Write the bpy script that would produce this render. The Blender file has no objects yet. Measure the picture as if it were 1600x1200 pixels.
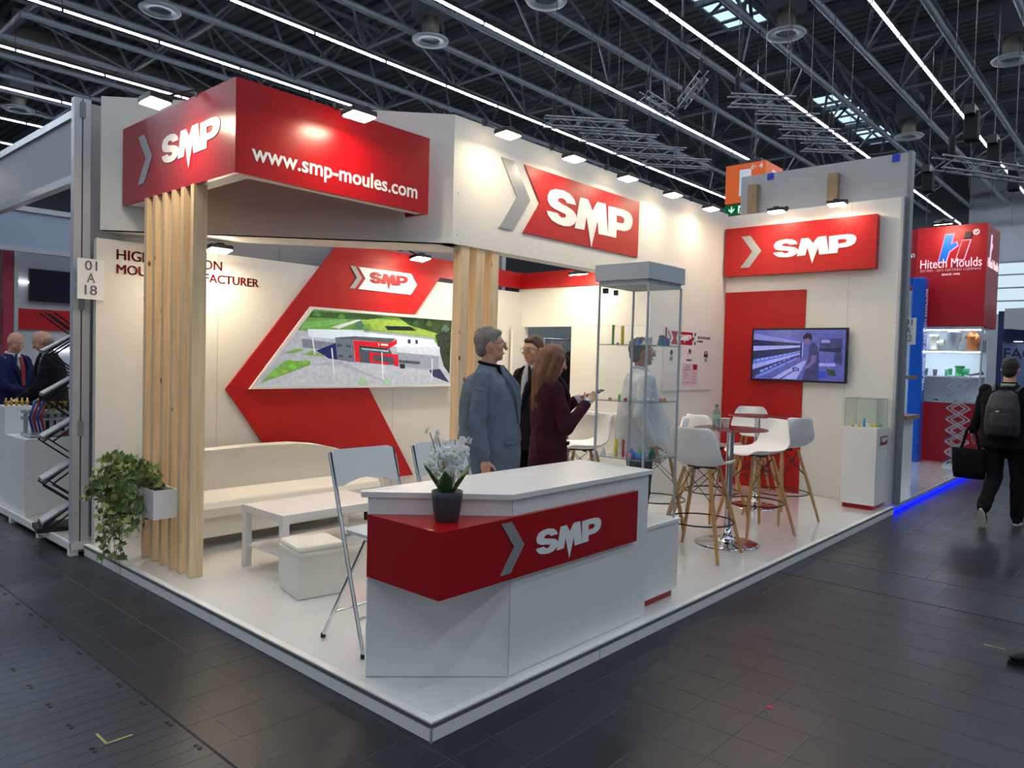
import bpy, math, random
import numpy as np
from mathutils import Vector, Matrix
from mathutils.geometry import tessellate_polygon

random.seed(7)
SC = bpy.context.scene
COL = SC.collection

# ---------------------------------------------------------------- camera, world, exposure
cam_d = bpy.data.cameras.new('camera')
cam_d.sensor_width = 36.0
cam_d.lens = 36.0 * 1156.34 / 1600.0
cam_d.clip_end = 400
cam = bpy.data.objects.new('camera', cam_d)
COL.objects.link(cam)
_R = Vector((0.66526574, -0.74613179, 0.02662418))
_U = Vector((0.00719837, 0.04206864, 0.99908879))
_F = Vector((0.74657196, 0.66446789, -0.03335776))
cam.matrix_world = Matrix(((_R.x, _U.x, -_F.x, -2.121), (_R.y, _U.y, -_F.y, -2.2966), (_R.z, _U.z, -_F.z, 1.65), (0, 0, 0, 1)))
SC.camera = cam

world = bpy.data.worlds.new('world')
SC.world = world
world.use_nodes = True
wn = world.node_tree.nodes
wn['Background'].inputs[0].default_value = (0.72, 0.84, 1.0, 1)
wn['Background'].inputs[1].default_value = 0.42
SC.view_settings.view_transform = 'Standard'
SC.view_settings.look = 'None'
SC.view_settings.gamma = 1.0
SC.view_settings.use_curve_mapping = False
SC.view_settings.exposure = 0.30
STRIP_POWER = 70.0      # emission of the hall light lines
FLOOD_POWER = 112.0      # emission of the small flood lamps

# ---------------------------------------------------------------- materials
def lin(c):
    return tuple(((v / 255) / 12.92 if v / 255 <= .04045 else ((v / 255 + .055) / 1.055) ** 2.4) for v in c) + (1.0,)
MATS = {}
def mat(name, col, rough=.5, metal=0.0, spec=.5, vary=.06, scale=6.0, bump=0.0, bscale=60.0, trans=0.0, ior=1.45, coat=0.0, alpha=1.0):
    if name in MATS: return MATS[name]
    m = bpy.data.materials.new(name); m.use_nodes = True
    nt = m.node_tree; n = nt.nodes; l = nt.links
    b = n['Principled BSDF']
    b.inputs['Roughness'].default_value = rough
    b.inputs['Metallic'].default_value = metal
    b.inputs['Specular IOR Level'].default_value = spec
    b.inputs['IOR'].default_value = ior
    b.inputs['Transmission Weight'].default_value = trans
    b.inputs['Coat Weight'].default_value = coat
    b.inputs['Alpha'].default_value = alpha
    tc = n.new('ShaderNodeTexCoord')
    no = n.new('ShaderNodeTexNoise'); no.inputs['Scale'].default_value = scale; no.inputs['Detail'].default_value = 4
    l.new(tc.outputs['Object'], no.inputs['Vector'])
    mx = n.new('ShaderNodeMixRGB')
    c = lin(col)
    mx.inputs[1].default_value = tuple(v * (1 - vary) for v in c[:3]) + (1,)
    mx.inputs[2].default_value = tuple(min(1, v * (1 + vary)) for v in c[:3]) + (1,)
    l.new(no.outputs['Fac'], mx.inputs[0])
    l.new(mx.outputs[0], b.inputs['Base Color'])
    if bump:
        n2 = n.new('ShaderNodeTexNoise'); n2.inputs['Scale'].default_value = bscale; n2.inputs['Detail'].default_value = 3
        l.new(tc.outputs['Object'], n2.inputs['Vector'])
        bp = n.new('ShaderNodeBump'); bp.inputs['Strength'].default_value = bump; bp.inputs['Distance'].default_value = .01 if bscale > 20 else .03
        l.new(n2.outputs['Fac'], bp.inputs['Height']); l.new(bp.outputs['Normal'], b.inputs['Normal'])
    MATS[name] = m
    return m
def emit(name, col, power):
    if name in MATS: return MATS[name]
    m = bpy.data.materials.new(name); m.use_nodes = True
    nt = m.node_tree; nt.nodes.clear()
    o = nt.nodes.new('ShaderNodeOutputMaterial'); e = nt.nodes.new('ShaderNodeEmission')
    e.inputs[0].default_value = lin(col); e.inputs[1].default_value = power
    nt.links.new(e.outputs[0], o.inputs[0])
    MATS[name] = m
    return m
def glass(name, tint=(235, 245, 243), rough=0.0, refl=.10):
    """thin sheet glass: mostly straight-through with a fresnel mirror on top"""
    m = bpy.data.materials.new(name); m.use_nodes = True
    nt = m.node_tree; nt.nodes.clear(); n = nt.nodes; l = nt.links
    o = n.new('ShaderNodeOutputMaterial'); t = n.new('ShaderNodeBsdfTransparent'); g = n.new('ShaderNodeBsdfGlossy')
    lw = n.new('ShaderNodeLayerWeight'); lw.inputs['Blend'].default_value = .5
    pw = n.new('ShaderNodeMath'); pw.operation = 'POWER'; pw.inputs[1].default_value = 4.0
    fr = n.new('ShaderNodeMath'); fr.operation = 'MULTIPLY_ADD'; fr.inputs[1].default_value = .6; fr.inputs[2].default_value = .02
    l.new(lw.outputs['Facing'], pw.inputs[0]); l.new(pw.outputs[0], fr.inputs[0])
    mx = n.new('ShaderNodeMixShader')
    t.inputs[0].default_value = lin(tint); g.inputs['Roughness'].default_value = rough
    l.new(fr.outputs[0], mx.inputs[0]); l.new(t.outputs[0], mx.inputs[1]); l.new(g.outputs[0], mx.inputs[2]); l.new(mx.outputs[0], o.inputs[0])
    MATS[name] = m
    return m
def vcol(name, power=0.0, rough=.4):
    """flat print or screen whose picture is in the colour attribute"""
    m = bpy.data.materials.new(name); m.use_nodes = True
    nt = m.node_tree; b = nt.nodes['Principled BSDF']
    a = nt.nodes.new('ShaderNodeAttribute'); a.attribute_name = 'Col'
    tc = nt.nodes.new('ShaderNodeTexCoord'); no = nt.nodes.new('ShaderNodeTexNoise'); no.inputs['Scale'].default_value = 22
    nt.links.new(tc.outputs['Object'], no.inputs['Vector'])
    mx = nt.nodes.new('ShaderNodeMixRGB'); mx.blend_type = 'OVERLAY'; mx.inputs[0].default_value = .35
    nt.links.new(a.outputs['Color'], mx.inputs[1]); nt.links.new(no.outputs['Fac'], mx.inputs[2])
    nt.links.new(mx.outputs[0], b.inputs['Base Color'])
    b.inputs['Roughness'].default_value = rough
    if power:
        nt.links.new(mx.outputs[0], b.inputs['Emission Color']); b.inputs['Emission Strength'].default_value = power
    MATS[name] = m
    return m
def wood(name, c1, c2, knots=True, stretch=(14, 14, .7), rough=.6):
    m = bpy.data.materials.new(name); m.use_nodes = True
    nt = m.node_tree; n = nt.nodes; l = nt.links; b = n['Principled BSDF']
    b.inputs['Roughness'].default_value = rough
    tc = n.new('ShaderNodeTexCoord'); mp = n.new('ShaderNodeMapping'); mp.inputs['Scale'].default_value = stretch
    info = n.new('ShaderNodeObjectInfo')
    ad = n.new('ShaderNodeVectorMath'); ad.operation = 'ADD'
    sc = n.new('ShaderNodeMath'); sc.operation = 'MULTIPLY'; sc.inputs[1].default_value = 9.0
    l.new(info.outputs['Random'], sc.inputs[0])
    l.new(tc.outputs['Object'], ad.inputs[0]); l.new(sc.outputs[0], ad.inputs[1])
    l.new(ad.outputs[0], mp.inputs['Vector'])
    no = n.new('ShaderNodeTexNoise'); no.inputs['Scale'].default_value = 2.2; no.inputs['Detail'].default_value = 5; no.inputs['Distortion'].default_value = 1.2
    l.new(mp.outputs[0], no.inputs['Vector'])
    cr = n.new('ShaderNodeValToRGB')
    cr.color_ramp.elements[0].position = .3; cr.color_ramp.elements[0].color = lin(c2)
    cr.color_ramp.elements[1].position = .65; cr.color_ramp.elements[1].color = lin(c1)
    l.new(no.outputs['Fac'], cr.inputs['Fac'])
    out = cr.outputs[0]
    if knots:
        vo = n.new('ShaderNodeTexVoronoi'); vo.inputs['Scale'].default_value = 3.1
        m2 = n.new('ShaderNodeMapping'); m2.inputs['Scale'].default_value = (2.0, 2.0, 1.1)
        l.new(ad.outputs[0], m2.inputs['Vector']); l.new(m2.outputs[0], vo.inputs['Vector'])
        r2 = n.new('ShaderNodeValToRGB'); r2.color_ramp.elements[0].position = .05; r2.color_ramp.elements[1].position = .09
        r2.color_ramp.elements[0].color = (1, 1, 1, 1); r2.color_ramp.elements[1].color = (0, 0, 0, 1)
        l.new(vo.outputs['Distance'], r2.inputs['Fac'])
        mx = n.new('ShaderNodeMixRGB'); mx.inputs[2].default_value = lin((96, 62, 34))
        l.new(r2.outputs[0], mx.inputs[0]); l.new(out, mx.inputs[1]); out = mx.outputs[0]
    l.new(out, b.inputs['Base Color'])
    MATS[name] = m
    return m

WHITE = mat('white_laminate', (232, 230, 226), .32, vary=.012, scale=1.5)
WALLW = mat('white_wall_panel', (228, 224, 215), .55, vary=.015, scale=1.2, spec=.3)
RED = mat('red_laminate', (166, 4, 11), .30, vary=.03, scale=2)
REDM = mat('red_print', (178, 9, 14), .45, vary=.03, scale=2)
LETTER = mat('white_vinyl', (238, 238, 236), .4, vary=.01)
DEEPRED = mat('dark_red_vinyl', (150, 18, 28), .45, vary=.02)
STEEL = mat('brushed_steel_print', (168, 170, 172), .34, metal=.4, vary=.12, scale=2.5)
CHROME = mat('chrome', (215, 217, 220), .07, metal=1.0, vary=.01)
ALU = mat('aluminium', (190, 193, 197), .34, metal=.6, vary=.04)
GREYP = mat('grey_paint', (128, 131, 135), .45, vary=.03)
BLACKM = mat('black_metal', (20, 20, 22), .45, vary=.05)
BLACKP = mat('black_plastic', (14, 14, 16), .35, vary=.05)
FLOORW = mat('white_gloss_floor', (224, 224, 221), .10, vary=.03, scale=1.1, coat=.8)
FLOORW.node_tree.nodes['Principled BSDF'].inputs['Coat Roughness'].default_value = .03
PINE = wood('pine', (236, 210, 170), (218, 186, 142))
BEECH = wood('beech_leg', (196, 152, 98), (172, 126, 74), knots=False)
GLASS = glass('clear_glass', (253, 254, 254))
GLASSG = glass('green_edge_glass', (250, 253, 252))
GLASSREFL = glass('red_reflection_glass', (226, 196, 192))  # clear table glass; its red reflection is put into the colour
SHELL = mat('white_shell_plastic', (226, 226, 224), .36, vary=.01)
TRIMDK = mat('dark_edge_profile', (112, 112, 115), .4, metal=.3)
PANELG = mat('grey_back_panel', (168, 169, 170), .6, vary=.03)
CREAM = mat('cream_leatherette', (232, 226, 212), .42, vary=.02, bump=.08, bscale=90)

# ---------------------------------------------------------------- mesh helpers
ORIGIN = {}
class MB:
    def __init__(s): s.v = []; s.f = []; s.sm = []; s.c = []
    def add(s, vs, fs, smooth=False, col=None):
        o = len(s.v); s.v += [tuple(map(float, v)) for v in vs]
        for f in fs:
            s.f.append(tuple(o + i for i in f)); s.sm.append(smooth); s.c.append(col)
        return s
    def box(s, x0, x1, y0, y1, z0, z1):
        vs = [(x, y, z) for z in (z0, z1) for y in (y0, y1) for x in (x0, x1)]
        return s.add(vs, [(0, 2, 3, 1), (4, 5, 7, 6), (0, 1, 5, 4), (2, 6, 7, 3), (0, 4, 6, 2), (1, 3, 7, 5)])
    def obox(s, c, h, M=None):
        M = M or Matrix.Identity(3); c = Vector(c)
        vs = [c + M @ Vector((x * h[0], y * h[1], z * h[2])) for z in (-1, 1) for y in (-1, 1) for x in (-1, 1)]
        return s.add(vs, [(0, 2, 3, 1), (4, 5, 7, 6), (0, 1, 5, 4), (2, 6, 7, 3), (0, 4, 6, 2), (1, 3, 7, 5)])
    def bar(s, p, q, w, h, up=(0, 0, 1)):
        p = Vector(p); q = Vector(q); d = (q - p); L = d.length; d.normalize()
        up = Vector(up)
        if abs(d.dot(up)) > .98: up = Vector((1, 0, 0))
        x = d.cross(up).normalized(); z = x.cross(d)
        M = Matrix((x, d, z)).transposed()
        return s.obox((p + q) / 2, (w / 2, L / 2, h / 2), M)
    def tube(s, pts, r, n=8, closed=False, smooth=True):
        pts = [Vector(p) for p in pts]; N = len(pts)
        rr = r if isinstance(r, (list, tuple)) else [r] * N
        prev = None; vs = []
        for i, p in enumerate(pts):
            a = pts[i - 1] if (i > 0 or closed) else p; b = pts[(i + 1) % N] if (i < N - 1 or closed) else p
            t = (b - a)
            t = t.normalized() if t.length > 1e-9 else Vector((0, 0, 1))
            if prev is None:
                u = t.cross(Vector((0, 0, 1)))
                if u.length < .05: u = t.cross(Vector((1, 0, 0)))
            else: u = prev - t * prev.dot(t)
            u.normalize(); prev = u; w = t.cross(u)
            for k in range(n):
                an = 2 * math.pi * k / n
                vs.append(p + (u * math.cos(an) + w * math.sin(an)) * rr[i])
        fs = []
        for i in range(N if closed else N - 1):
            for k in range(n):
                a = i * n + k; b = i * n + (k + 1) % n; c = ((i + 1) % N) * n + (k + 1) % n; d = ((i + 1) % N) * n + k
                fs.append((a, b, c, d))
        s.add(vs, fs, smooth)
        if not closed:
            s.add(vs[:n], [tuple(range(n))[::-1]]); s.add(vs[-n:], [tuple(range(n))])
        return s
    def lathe(s, prof, c=(0, 0, 0), n=24, smooth=True):
        vs = []; fs = []
        for r, z in prof:
            for k in range(n):
                a = 2 * math.pi * k / n; vs.append((c[0] + r * math.cos(a), c[1] + r * math.sin(a), c[2] + z))
        for i in range(len(prof) - 1):
            for k in range(n):
                fs.append((i * n + k, i * n + (k + 1) % n, (i + 1) * n + (k + 1) % n, (i + 1) * n + k))
        s.add(vs, fs, smooth)
        if prof[0][0] > 1e-6: s.add(vs[:n], [tuple(range(n))[::-1]])
        if prof[-1][0] > 1e-6: s.add(vs[-n:], [tuple(range(n))])
        return s
    def ell(s, c, r, M=None, nu=14, nv=10):
        M = M or Matrix.Identity(3); c = Vector(c); vs = [c + M @ Vector((0, 0, -r[2]))]
        for i in range(1, nv):
            t = math.pi * i / nv - math.pi / 2
            for k in range(nu):
                a = 2 * math.pi * k / nu
                vs.append(c + M @ Vector((r[0] * math.cos(t) * math.cos(a), r[1] * math.cos(t) * math.sin(a), r[2] * math.sin(t))))
        vs.append(c + M @ Vector((0, 0, r[2]))); fs = []
        for k in range(nu): fs.append((0, 1 + (k + 1) % nu, 1 + k))
        for i in range(nv - 2):
            for k in range(nu):
                a = 1 + i * nu + k; b = 1 + i * nu + (k + 1) % nu; fs.append((a, b, b + nu, a + nu))
        L = len(vs) - 1; o = 1 + (nv - 2) * nu
        for k in range(nu): fs.append((L, o + k, o + (k + 1) % nu))
        return s.add(vs, fs, True)
    def cap(s, p, q, r0, r1, n=12):
        """tapered capsule"""
        p = Vector(p); q = Vector(q); d = (q - p).normalized(); pts = []; rs = []
        for a in (-85, -60, -30, 0): pts.append(p + d * r0 * math.sin(math.radians(a))); rs.append(r0 * math.cos(math.radians(a)))
        for a in (0, 30, 60, 85): pts.append(q + d * r1 * math.sin(math.radians(a))); rs.append(r1 * math.cos(math.radians(a)))
        return s.tube(pts, rs, n)
    def loft(s, rings, n=20, smooth=True, M=None):
        """closed skin through horizontal ellipses (cx, cy, z, rx, ry)"""
        vs = []; fs = []
        for cx, cy, z, rx, ry in rings:
            for k in range(n):
                a = 2 * math.pi * k / n; ca, sa = math.cos(a), math.sin(a)
                e = .8
                vs.append((cx + rx * math.copysign(abs(ca) ** e, ca), cy + ry * math.copysign(abs(sa) ** e, sa), z))
        for i in range(len(rings) - 1):
            for k in range(n): fs.append((i * n + k, i * n + (k + 1) % n, (i + 1) * n + (k + 1) % n, (i + 1) * n + k))
        fs.append(tuple(range(n))[::-1]); fs.append(tuple((len(rings) - 1) * n + k for k in range(n)))
        return s.add(vs, fs, smooth)
    def prism(s, poly, o, u, v, t, holes=(), smooth=False, col=None):
        """polygon(s) in the (u,v) frame at o, extruded by t along u x v (front face at o)"""
        o = Vector(o); u = Vector(u); v = Vector(v); nrm = u.cross(v).normalized()
        loops = [list(poly)] + [list(h) for h in holes]
        flat = [p for L in loops for p in L]
        tri = tessellate_polygon([[Vector((p[0], p[1], 0)) for p in L] for L in loops])
        N = len(flat)
        f3 = [o + u * p[0] + v * p[1] for p in flat]
        fs = []
        for a, b, c in tri:
            A, B, C = flat[a], flat[b], flat[c]
            if (B[0] - A[0]) * (C[1] - A[1]) - (B[1] - A[1]) * (C[0] - A[0]) < 0: b, c = c, b
            fs.append((a, b, c))
        if t == 0: return s.add(f3, fs, smooth, col)
        vs = f3 + [p - nrm * t for p in f3]
        fs = fs + [(a + N, c + N, b + N) for a, b, c in fs]
        i = 0
        for L in loops:
            n = len(L); ar = sum(L[k][0] * L[(k + 1) % n][1] - L[(k + 1) % n][0] * L[k][1] for k in range(n))
            for k in range(n):
                a, b = i + k, i + (k + 1) % n
                hole = L is not loops[0]
                if (ar > 0): fs.append((a, a + N, b + N, b))
                else: fs.append((a, b, b + N, a + N))
            i += n
        return s.add(vs, fs, smooth, col)
    def mesh(s, name, off=(0, 0, 0)):
        me = bpy.data.meshes.new(name)
        me.from_pydata([(a - off[0], b - off[1], c - off[2]) for a, b, c in s.v], [], s.f)
        me.polygons.foreach_set('use_smooth', s.sm)
        if any(c is not None for c in s.c):
            at = me.color_attributes.new('Col', 'FLOAT_COLOR', 'CORNER')
            i = 0
            for f, c in zip(s.f, s.c):
                cc = lin(c) if c else (1, 1, 1, 1)
                for _ in f: at.data[i].color = cc; i += 1
        me.update()
        return me
    def build(s, name, m, parent=None, bevel=0.0, loc=None):
        """link as one object: a part of `parent`, or a thing with its origin at its base"""
        if parent is not None: off = ORIGIN[parent.name]
        elif loc is not None: off = loc
        else:
            a = np.array(s.v); off = tuple(map(float, ((a[:, 0].min() + a[:, 0].max()) / 2, (a[:, 1].min() + a[:, 1].max()) / 2, a[:, 2].min())))
        me = s.mesh(name, off)
        me.materials.append(m)
        o = bpy.data.objects.new(name, me); COL.objects.link(o)
        if parent is not None: o.parent = parent
        else: o.location = off
        ORIGIN[o.name] = off
        if bevel:
            b = o.modifiers.new('bevel', 'BEVEL'); b.width = bevel; b.segments = 2; b.limit_method = 'ANGLE'; b.angle_limit = .7
        return o
def tag(o, label, cat, group=None, kind=None):
    o['label'] = label; o['category'] = cat
    if group: o['group'] = group
    if kind: o['kind'] = kind
    return o
def thing(name, label, cat, loc=(0, 0, 0), group=None, rz=0.0):
    o = bpy.data.objects.new(name, None); COL.objects.link(o)
    o.location = loc; o.rotation_euler = (0, 0, rz); o.empty_display_size = .1
    ORIGIN[o.name] = tuple(loc) if not rz else (0, 0, 0)
    return tag(o, label, cat, group)
def struct(o):
    o['kind'] = 'structure'
    return o
def plabel(o, text):
    o['label'] = text
    return o
def dup(o, parent=None, **kw):
    c = o.copy(); COL.objects.link(c)
    c.parent = parent
    for ch in o.children: dup(ch, c)
    for k, v in kw.items(): setattr(c, k, v)
    return c
def inst(me, name, m_loc, parent, rot=None, scale=None):
    """one more object that shares a mesh, as a part; m_loc in the parent's frame"""
    o = bpy.data.objects.new(name, me); COL.objects.link(o); o.parent = parent; o.location = m_loc
    if rot is not None: o.rotation_euler = rot
    if scale is not None: o.scale = scale
    ORIGIN[o.name] = ORIGIN[parent.name]
    return o
def text_mesh(body, size, bold=0.0, align='LEFT', spacing=1.0, thick=.004):
    cu = bpy.data.curves.new('lettering', 'FONT'); cu.body = body; cu.size = size; cu.align_x = align
    cu.offset = bold; cu.extrude = thick; cu.space_character = spacing; cu.resolution_u = 3; cu.space_line = .95
    o = bpy.data.objects.new('lettering', cu); COL.objects.link(o)
    dg = bpy.context.evaluated_depsgraph_get()
    me = bpy.data.meshes.new_from_object(o.evaluated_get(dg))
    bpy.data.objects.remove(o); bpy.data.curves.remove(cu)
    return me
def lettering(body, o, u, v, width, m, parent, bold=0.0, height=None, name='lettering', thick=.003):
    """text whose left baseline starts at o, along u (unit), up v, scaled to `width`"""
    me = text_mesh(body, 1.0, bold, thick=.5)
    a = np.array([x.co[:] for x in me.vertices])
    x0, x1, y0, y1 = a[:, 0].min(), a[:, 0].max(), a[:, 1].min(), a[:, 1].max()
    sx = width / (x1 - x0); sy = sx if height is None else height / (y1 - y0)
    u = Vector(u).normalized(); v = Vector(v).normalized(); n = u.cross(v)
    off = ORIGIN[parent.name]
    yb = 0.0 if height is None else y0
    for x in me.vertices:
        p = Vector(o) + u * (x.co.x - x0) * sx + v * (x.co.y - yb) * sy + n * (x.co.z * 2 * thick / 2)
        x.co = p - Vector(off)
    me.materials.clear(); me.materials.append(m)
    ob = bpy.data.objects.new(name, me); COL.objects.link(ob); ob.parent = parent
    ORIGIN[ob.name] = off
    return ob
LS = [(0.31, 0.145), (0.291, 0.179), (0.242, 0.205), (0.17, 0.216), (0.09, 0.21), (0.037, 0.191), (0.013, 0.157), (0.012, 0.126), (0.036, 0.097), (0.086, 0.082), (0.146, 0.075), (0.192, 0.068), (0.205, 0.058), (0.193, 0.044), (0.163, 0.039), (0.138, 0.045), (0.119, 0.061), (0.006, 0.059), (0.022, 0.032), (0.06, 0.007), (0.12, -0.007), (0.191, -0.011), (0.252, -0.003), (0.298, 0.02), (0.321, 0.051), (0.313, 0.082), (0.278, 0.105), (0.216, 0.119), (0.154, 0.127), (0.122, 0.136), (0.115, 0.148), (0.132, 0.16), (0.167, 0.164), (0.195, 0.157), (0.209, 0.142)]
LM = [(0.353, 0.205), (0.443, 0.206), (0.498, 0.138), (0.551, 0.209), (0.651, 0.212), (0.691, -0.004), (0.576, -0.007), (0.56, 0.082), (0.495, -0.109), (0.431, 0.091), (0.409, -0.003), (0.305, -0.007)]
LP = [(0.684, 0.204), (0.804, 0.209), (0.891, 0.21), (0.948, 0.203), (0.981, 0.187), (0.998, 0.161), (0.997, 0.127), (0.98, 0.093), (0.943, 0.072), (0.899, 0.06), (0.795, 0.055), (0.792, -0.003), (0.691, -0.004)]
LH = [(0.789, 0.156), (0.857, 0.157), (0.884, 0.149), (0.893, 0.135), (0.886, 0.12), (0.866, 0.111), (0.792, 0.107)]
def smp(o, u, v, w, parent, m=None, t=.0025, hs=1.0):
    """the three letters; o = left end of the baseline, w = width of the word"""
    m = m or LETTER
    u = Vector(u) * w; v = Vector(v) * w * hs
    for nm, L, H in (('letter_s', LS, ()), ('letter_m', LM, ()), ('letter_p', LP, (LH,))):
        MB().prism(L, Vector(o) + u.cross(v).normalized() * t, u, v, t, H).build(nm, m, parent)
def chevron(o, u, v, w, h, parent, m=None, t=.0025, band=.44):
    """a > shape: o = lower left"""
    P = [(0, 0), (w * band, 0), (w, h * .5), (w * band, h), (0, h), (w * (1 - band), h * .5)]
    u = Vector(u); v = Vector(v)
    return MB().prism(P, Vector(o) + u.cross(v).normalized() * t, u, v, t).build('chevron', m or STEEL, parent)
def flood(label, head, toward, foot, tilt=35, group='flood lamps on the stand walls', size=.86, gain=1.0):
    """small LED flood on an arm: head = lamp centre, toward = horizontal direction it shines, foot = where the arm clamps"""
    r = thing('flood_lamp', label, 'lamp', foot, group)
    d = Vector((toward[0], toward[1], 0)).normalized(); z = Vector((0, 0, 1)); a = math.radians(tilt)
    n = (d * math.cos(a) - z * math.sin(a)).normalized(); x = d.cross(z).normalized(); y = x.cross(n).normalized()
    M = Matrix((x, y, n)).transposed(); h = Vector(head)
    MB().obox(h - n * .022, (.115 * size, .082 * size, .018), M).build('housing', BLACKM, r, bevel=.006)
    MB().obox(h + n * .001, (.104 * size, .072 * size, .003), M).build('light_panel', emit('flood_light_%d' % round(gain * 100), (255, 234, 200), FLOOD_POWER * gain), r)
    b = MB().bar(h - n * .03, Vector(foot) + z * .03, .022, .014)
    b.bar(Vector(foot) + z * .03, Vector(foot) - z * .02, .04, .03)
    b.build('arm', BLACKM, r)
    MB().obox(h - n * .045, (.03, .05, .014), M).build('bracket', BLACKM, r)
    return r

# ================================================================ THE HALL
def slate(name, base, r0, r1):
    m = bpy.data.materials.new(name); m.use_nodes = True
    nt = m.node_tree; n = nt.nodes; l = nt.links; b = n['Principled BSDF']
    b.inputs['Specular IOR Level'].default_value = .36
    g = n.new('ShaderNodeNewGeometry'); info = n.new('ShaderNodeObjectInfo')
    no = n.new('ShaderNodeTexNoise'); no.inputs['Scale'].default_value = 1.7; no.inputs['Detail'].default_value = 6
    n2 = n.new('ShaderNodeTexNoise'); n2.inputs['Scale'].default_value = 26; n2.inputs['Detail'].default_value = 4
    l.new(g.outputs['Position'], no.inputs['Vector']); l.new(g.outputs['Position'], n2.inputs['Vector'])
    cr = n.new('ShaderNodeValToRGB'); c = lin(base)
    cr.color_ramp.elements[0].position = .3; cr.color_ramp.elements[0].color = tuple(v * .80 for v in c[:3]) + (1,)
    cr.color_ramp.elements[1].position = .75; cr.color_ramp.elements[1].color = tuple(v * 1.2 for v in c[:3]) + (1,)
    ad = n.new('ShaderNodeMath'); ad.operation = 'MULTIPLY_ADD'; ad.inputs[1].default_value = .35
    l.new(info.outputs['Random'], ad.inputs[0]); l.new(no.outputs['Fac'], ad.inputs[2])
    sb = n.new('ShaderNodeMath'); sb.operation = 'SUBTRACT'; sb.inputs[1].default_value = .16; l.new(ad.outputs[0], sb.inputs[0])
    l.new(sb.outputs[0], cr.inputs['Fac']); l.new(cr.outputs[0], b.inputs['Base Color'])
    mr = n.new('ShaderNodeMapRange'); mr.inputs['From Min'].default_value = .3; mr.inputs['From Max'].default_value = .7
    mr.inputs['To Min'].default_value = r0; mr.inputs['To Max'].default_value = r1
    mm = n.new('ShaderNodeMixRGB'); mm.inputs[0].default_value = .25
    l.new(no.outputs['Fac'], mm.inputs[1]); l.new(n2.outputs['Fac'], mm.inputs[2])
    l.new(mm.outputs[0], mr.inputs['Value']); l.new(mr.outputs[0], b.inputs['Roughness'])
    bp = n.new('ShaderNodeBump'); bp.inputs['Strength'].default_value = .03; bp.inputs['Distance'].default_value = .001
    l.new(n2.outputs['Fac'], bp.inputs['Height']); l.new(bp.outputs['Normal'], b.inputs['Normal'])
    MATS[name] = m
    return m
SLATE = slate('slate_tile', (33, 37, 45), .28, .42)
PLATE = slate('duct_cover', (40, 47, 60), .30, .44)
GROUT = mat('floor_joint', (84, 84, 84), .8, vary=.2, scale=3)
DARKJ = mat('dark_joint', (18, 18, 20), .8)

floor = struct(MB().box(-60, 110, -60, 90, -.3, -.0012).build('floor', GROUT, loc=(0, 0, 0)))
TP = .2535; X0 = -.285; Y0 = -.148
def tile_mesh():
    h = TP / 2 - .0019; b = .0006; mb = MB()
    vs = [(-h, -h, -.006), (h, -h, -.006), (h, h, -.006), (-h, h, -.006), (-h, -h, -b), (h, -h, -b), (h, h, -b), (-h, h, -b),
          (-h + b, -h + b, 0), (h - b, -h + b, 0), (h - b, h - b, 0), (-h + b, h - b, 0)]
    fs = [(8, 9, 10, 11)]
    for k in range(4):
        j = (k + 1) % 4; fs += [(k, j, 4 + j, 4 + k), (4 + k, 4 + j, 8 + j, 8 + k)]
    return vs, fs
tv, tf = tile_mesh()
tm = bpy.data.meshes.new('floor_tile'); tm.from_pydata(tv, [], tf); tm.materials.append(SLATE); tm.update()
cands = []
for i in range(-16, 72):
    for j in range(-34, 24):
        x = X0 + (i + .5) * TP; y = Y0 + (j + .5) * TP
        if x > .13 and y > .13: continue
        if x - TP / 2 < -.66 and x + TP / 2 > -1.35 or x + TP / 2 > 3.74 and x - TP / 2 < 4.39: continue
        d = Vector((x + 2.121, y + 2.2966)); f = d.dot(Vector((.7466, .6645))); s = abs(d.dot(Vector((.665, -.746))))
        if f < 1.0 or s > f * .80 + .5: continue
        cands.append((f if f > 2.75 else 50 + f, x, y))
cands.sort()
cut = []
for j in range(-30, 24):
    y = Y0 + (j + .5) * TP
    for xa, xb in ((-.662, X0 - TP), (X0 + 15 * TP, 3.722), (4.408, X0 + 19 * TP)):
        if xa > 0 and y > .13: continue
        cut.append(((xa + xb) / 2, y, (xb - xa) / TP))
for x, y, w in cut: inst(tm, 'cut_tile', (x, y, 0), floor, scale=(w, 1, 1))
for f, x, y in cands[:300]: inst(tm, 'tile', (x, y, 0), floor, rot=(0, 0, random.choice((0, 1, 2, 3)) * math.pi / 2))
mb = MB()
for f, x, y in cands[300:]: mb.add([(a + x, b + y, c) for a, b, c in tv], tf)
o = mb.build('tile_field', SLATE, floor); o['kind'] = 'stuff'
# far floor and the region left of the ducts, too far or too steep to tell tiles apart
mb = MB(); mb.box(18.2, 110, -60, 12, -.0012, -.0004).box(-60, -1.35, -60, 90, -.0012, -.0004).box(-1.35, -.05, 6.95, 90, -.0012, -.0004)
o = mb.build('far_paving', SLATE, floor)
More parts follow.
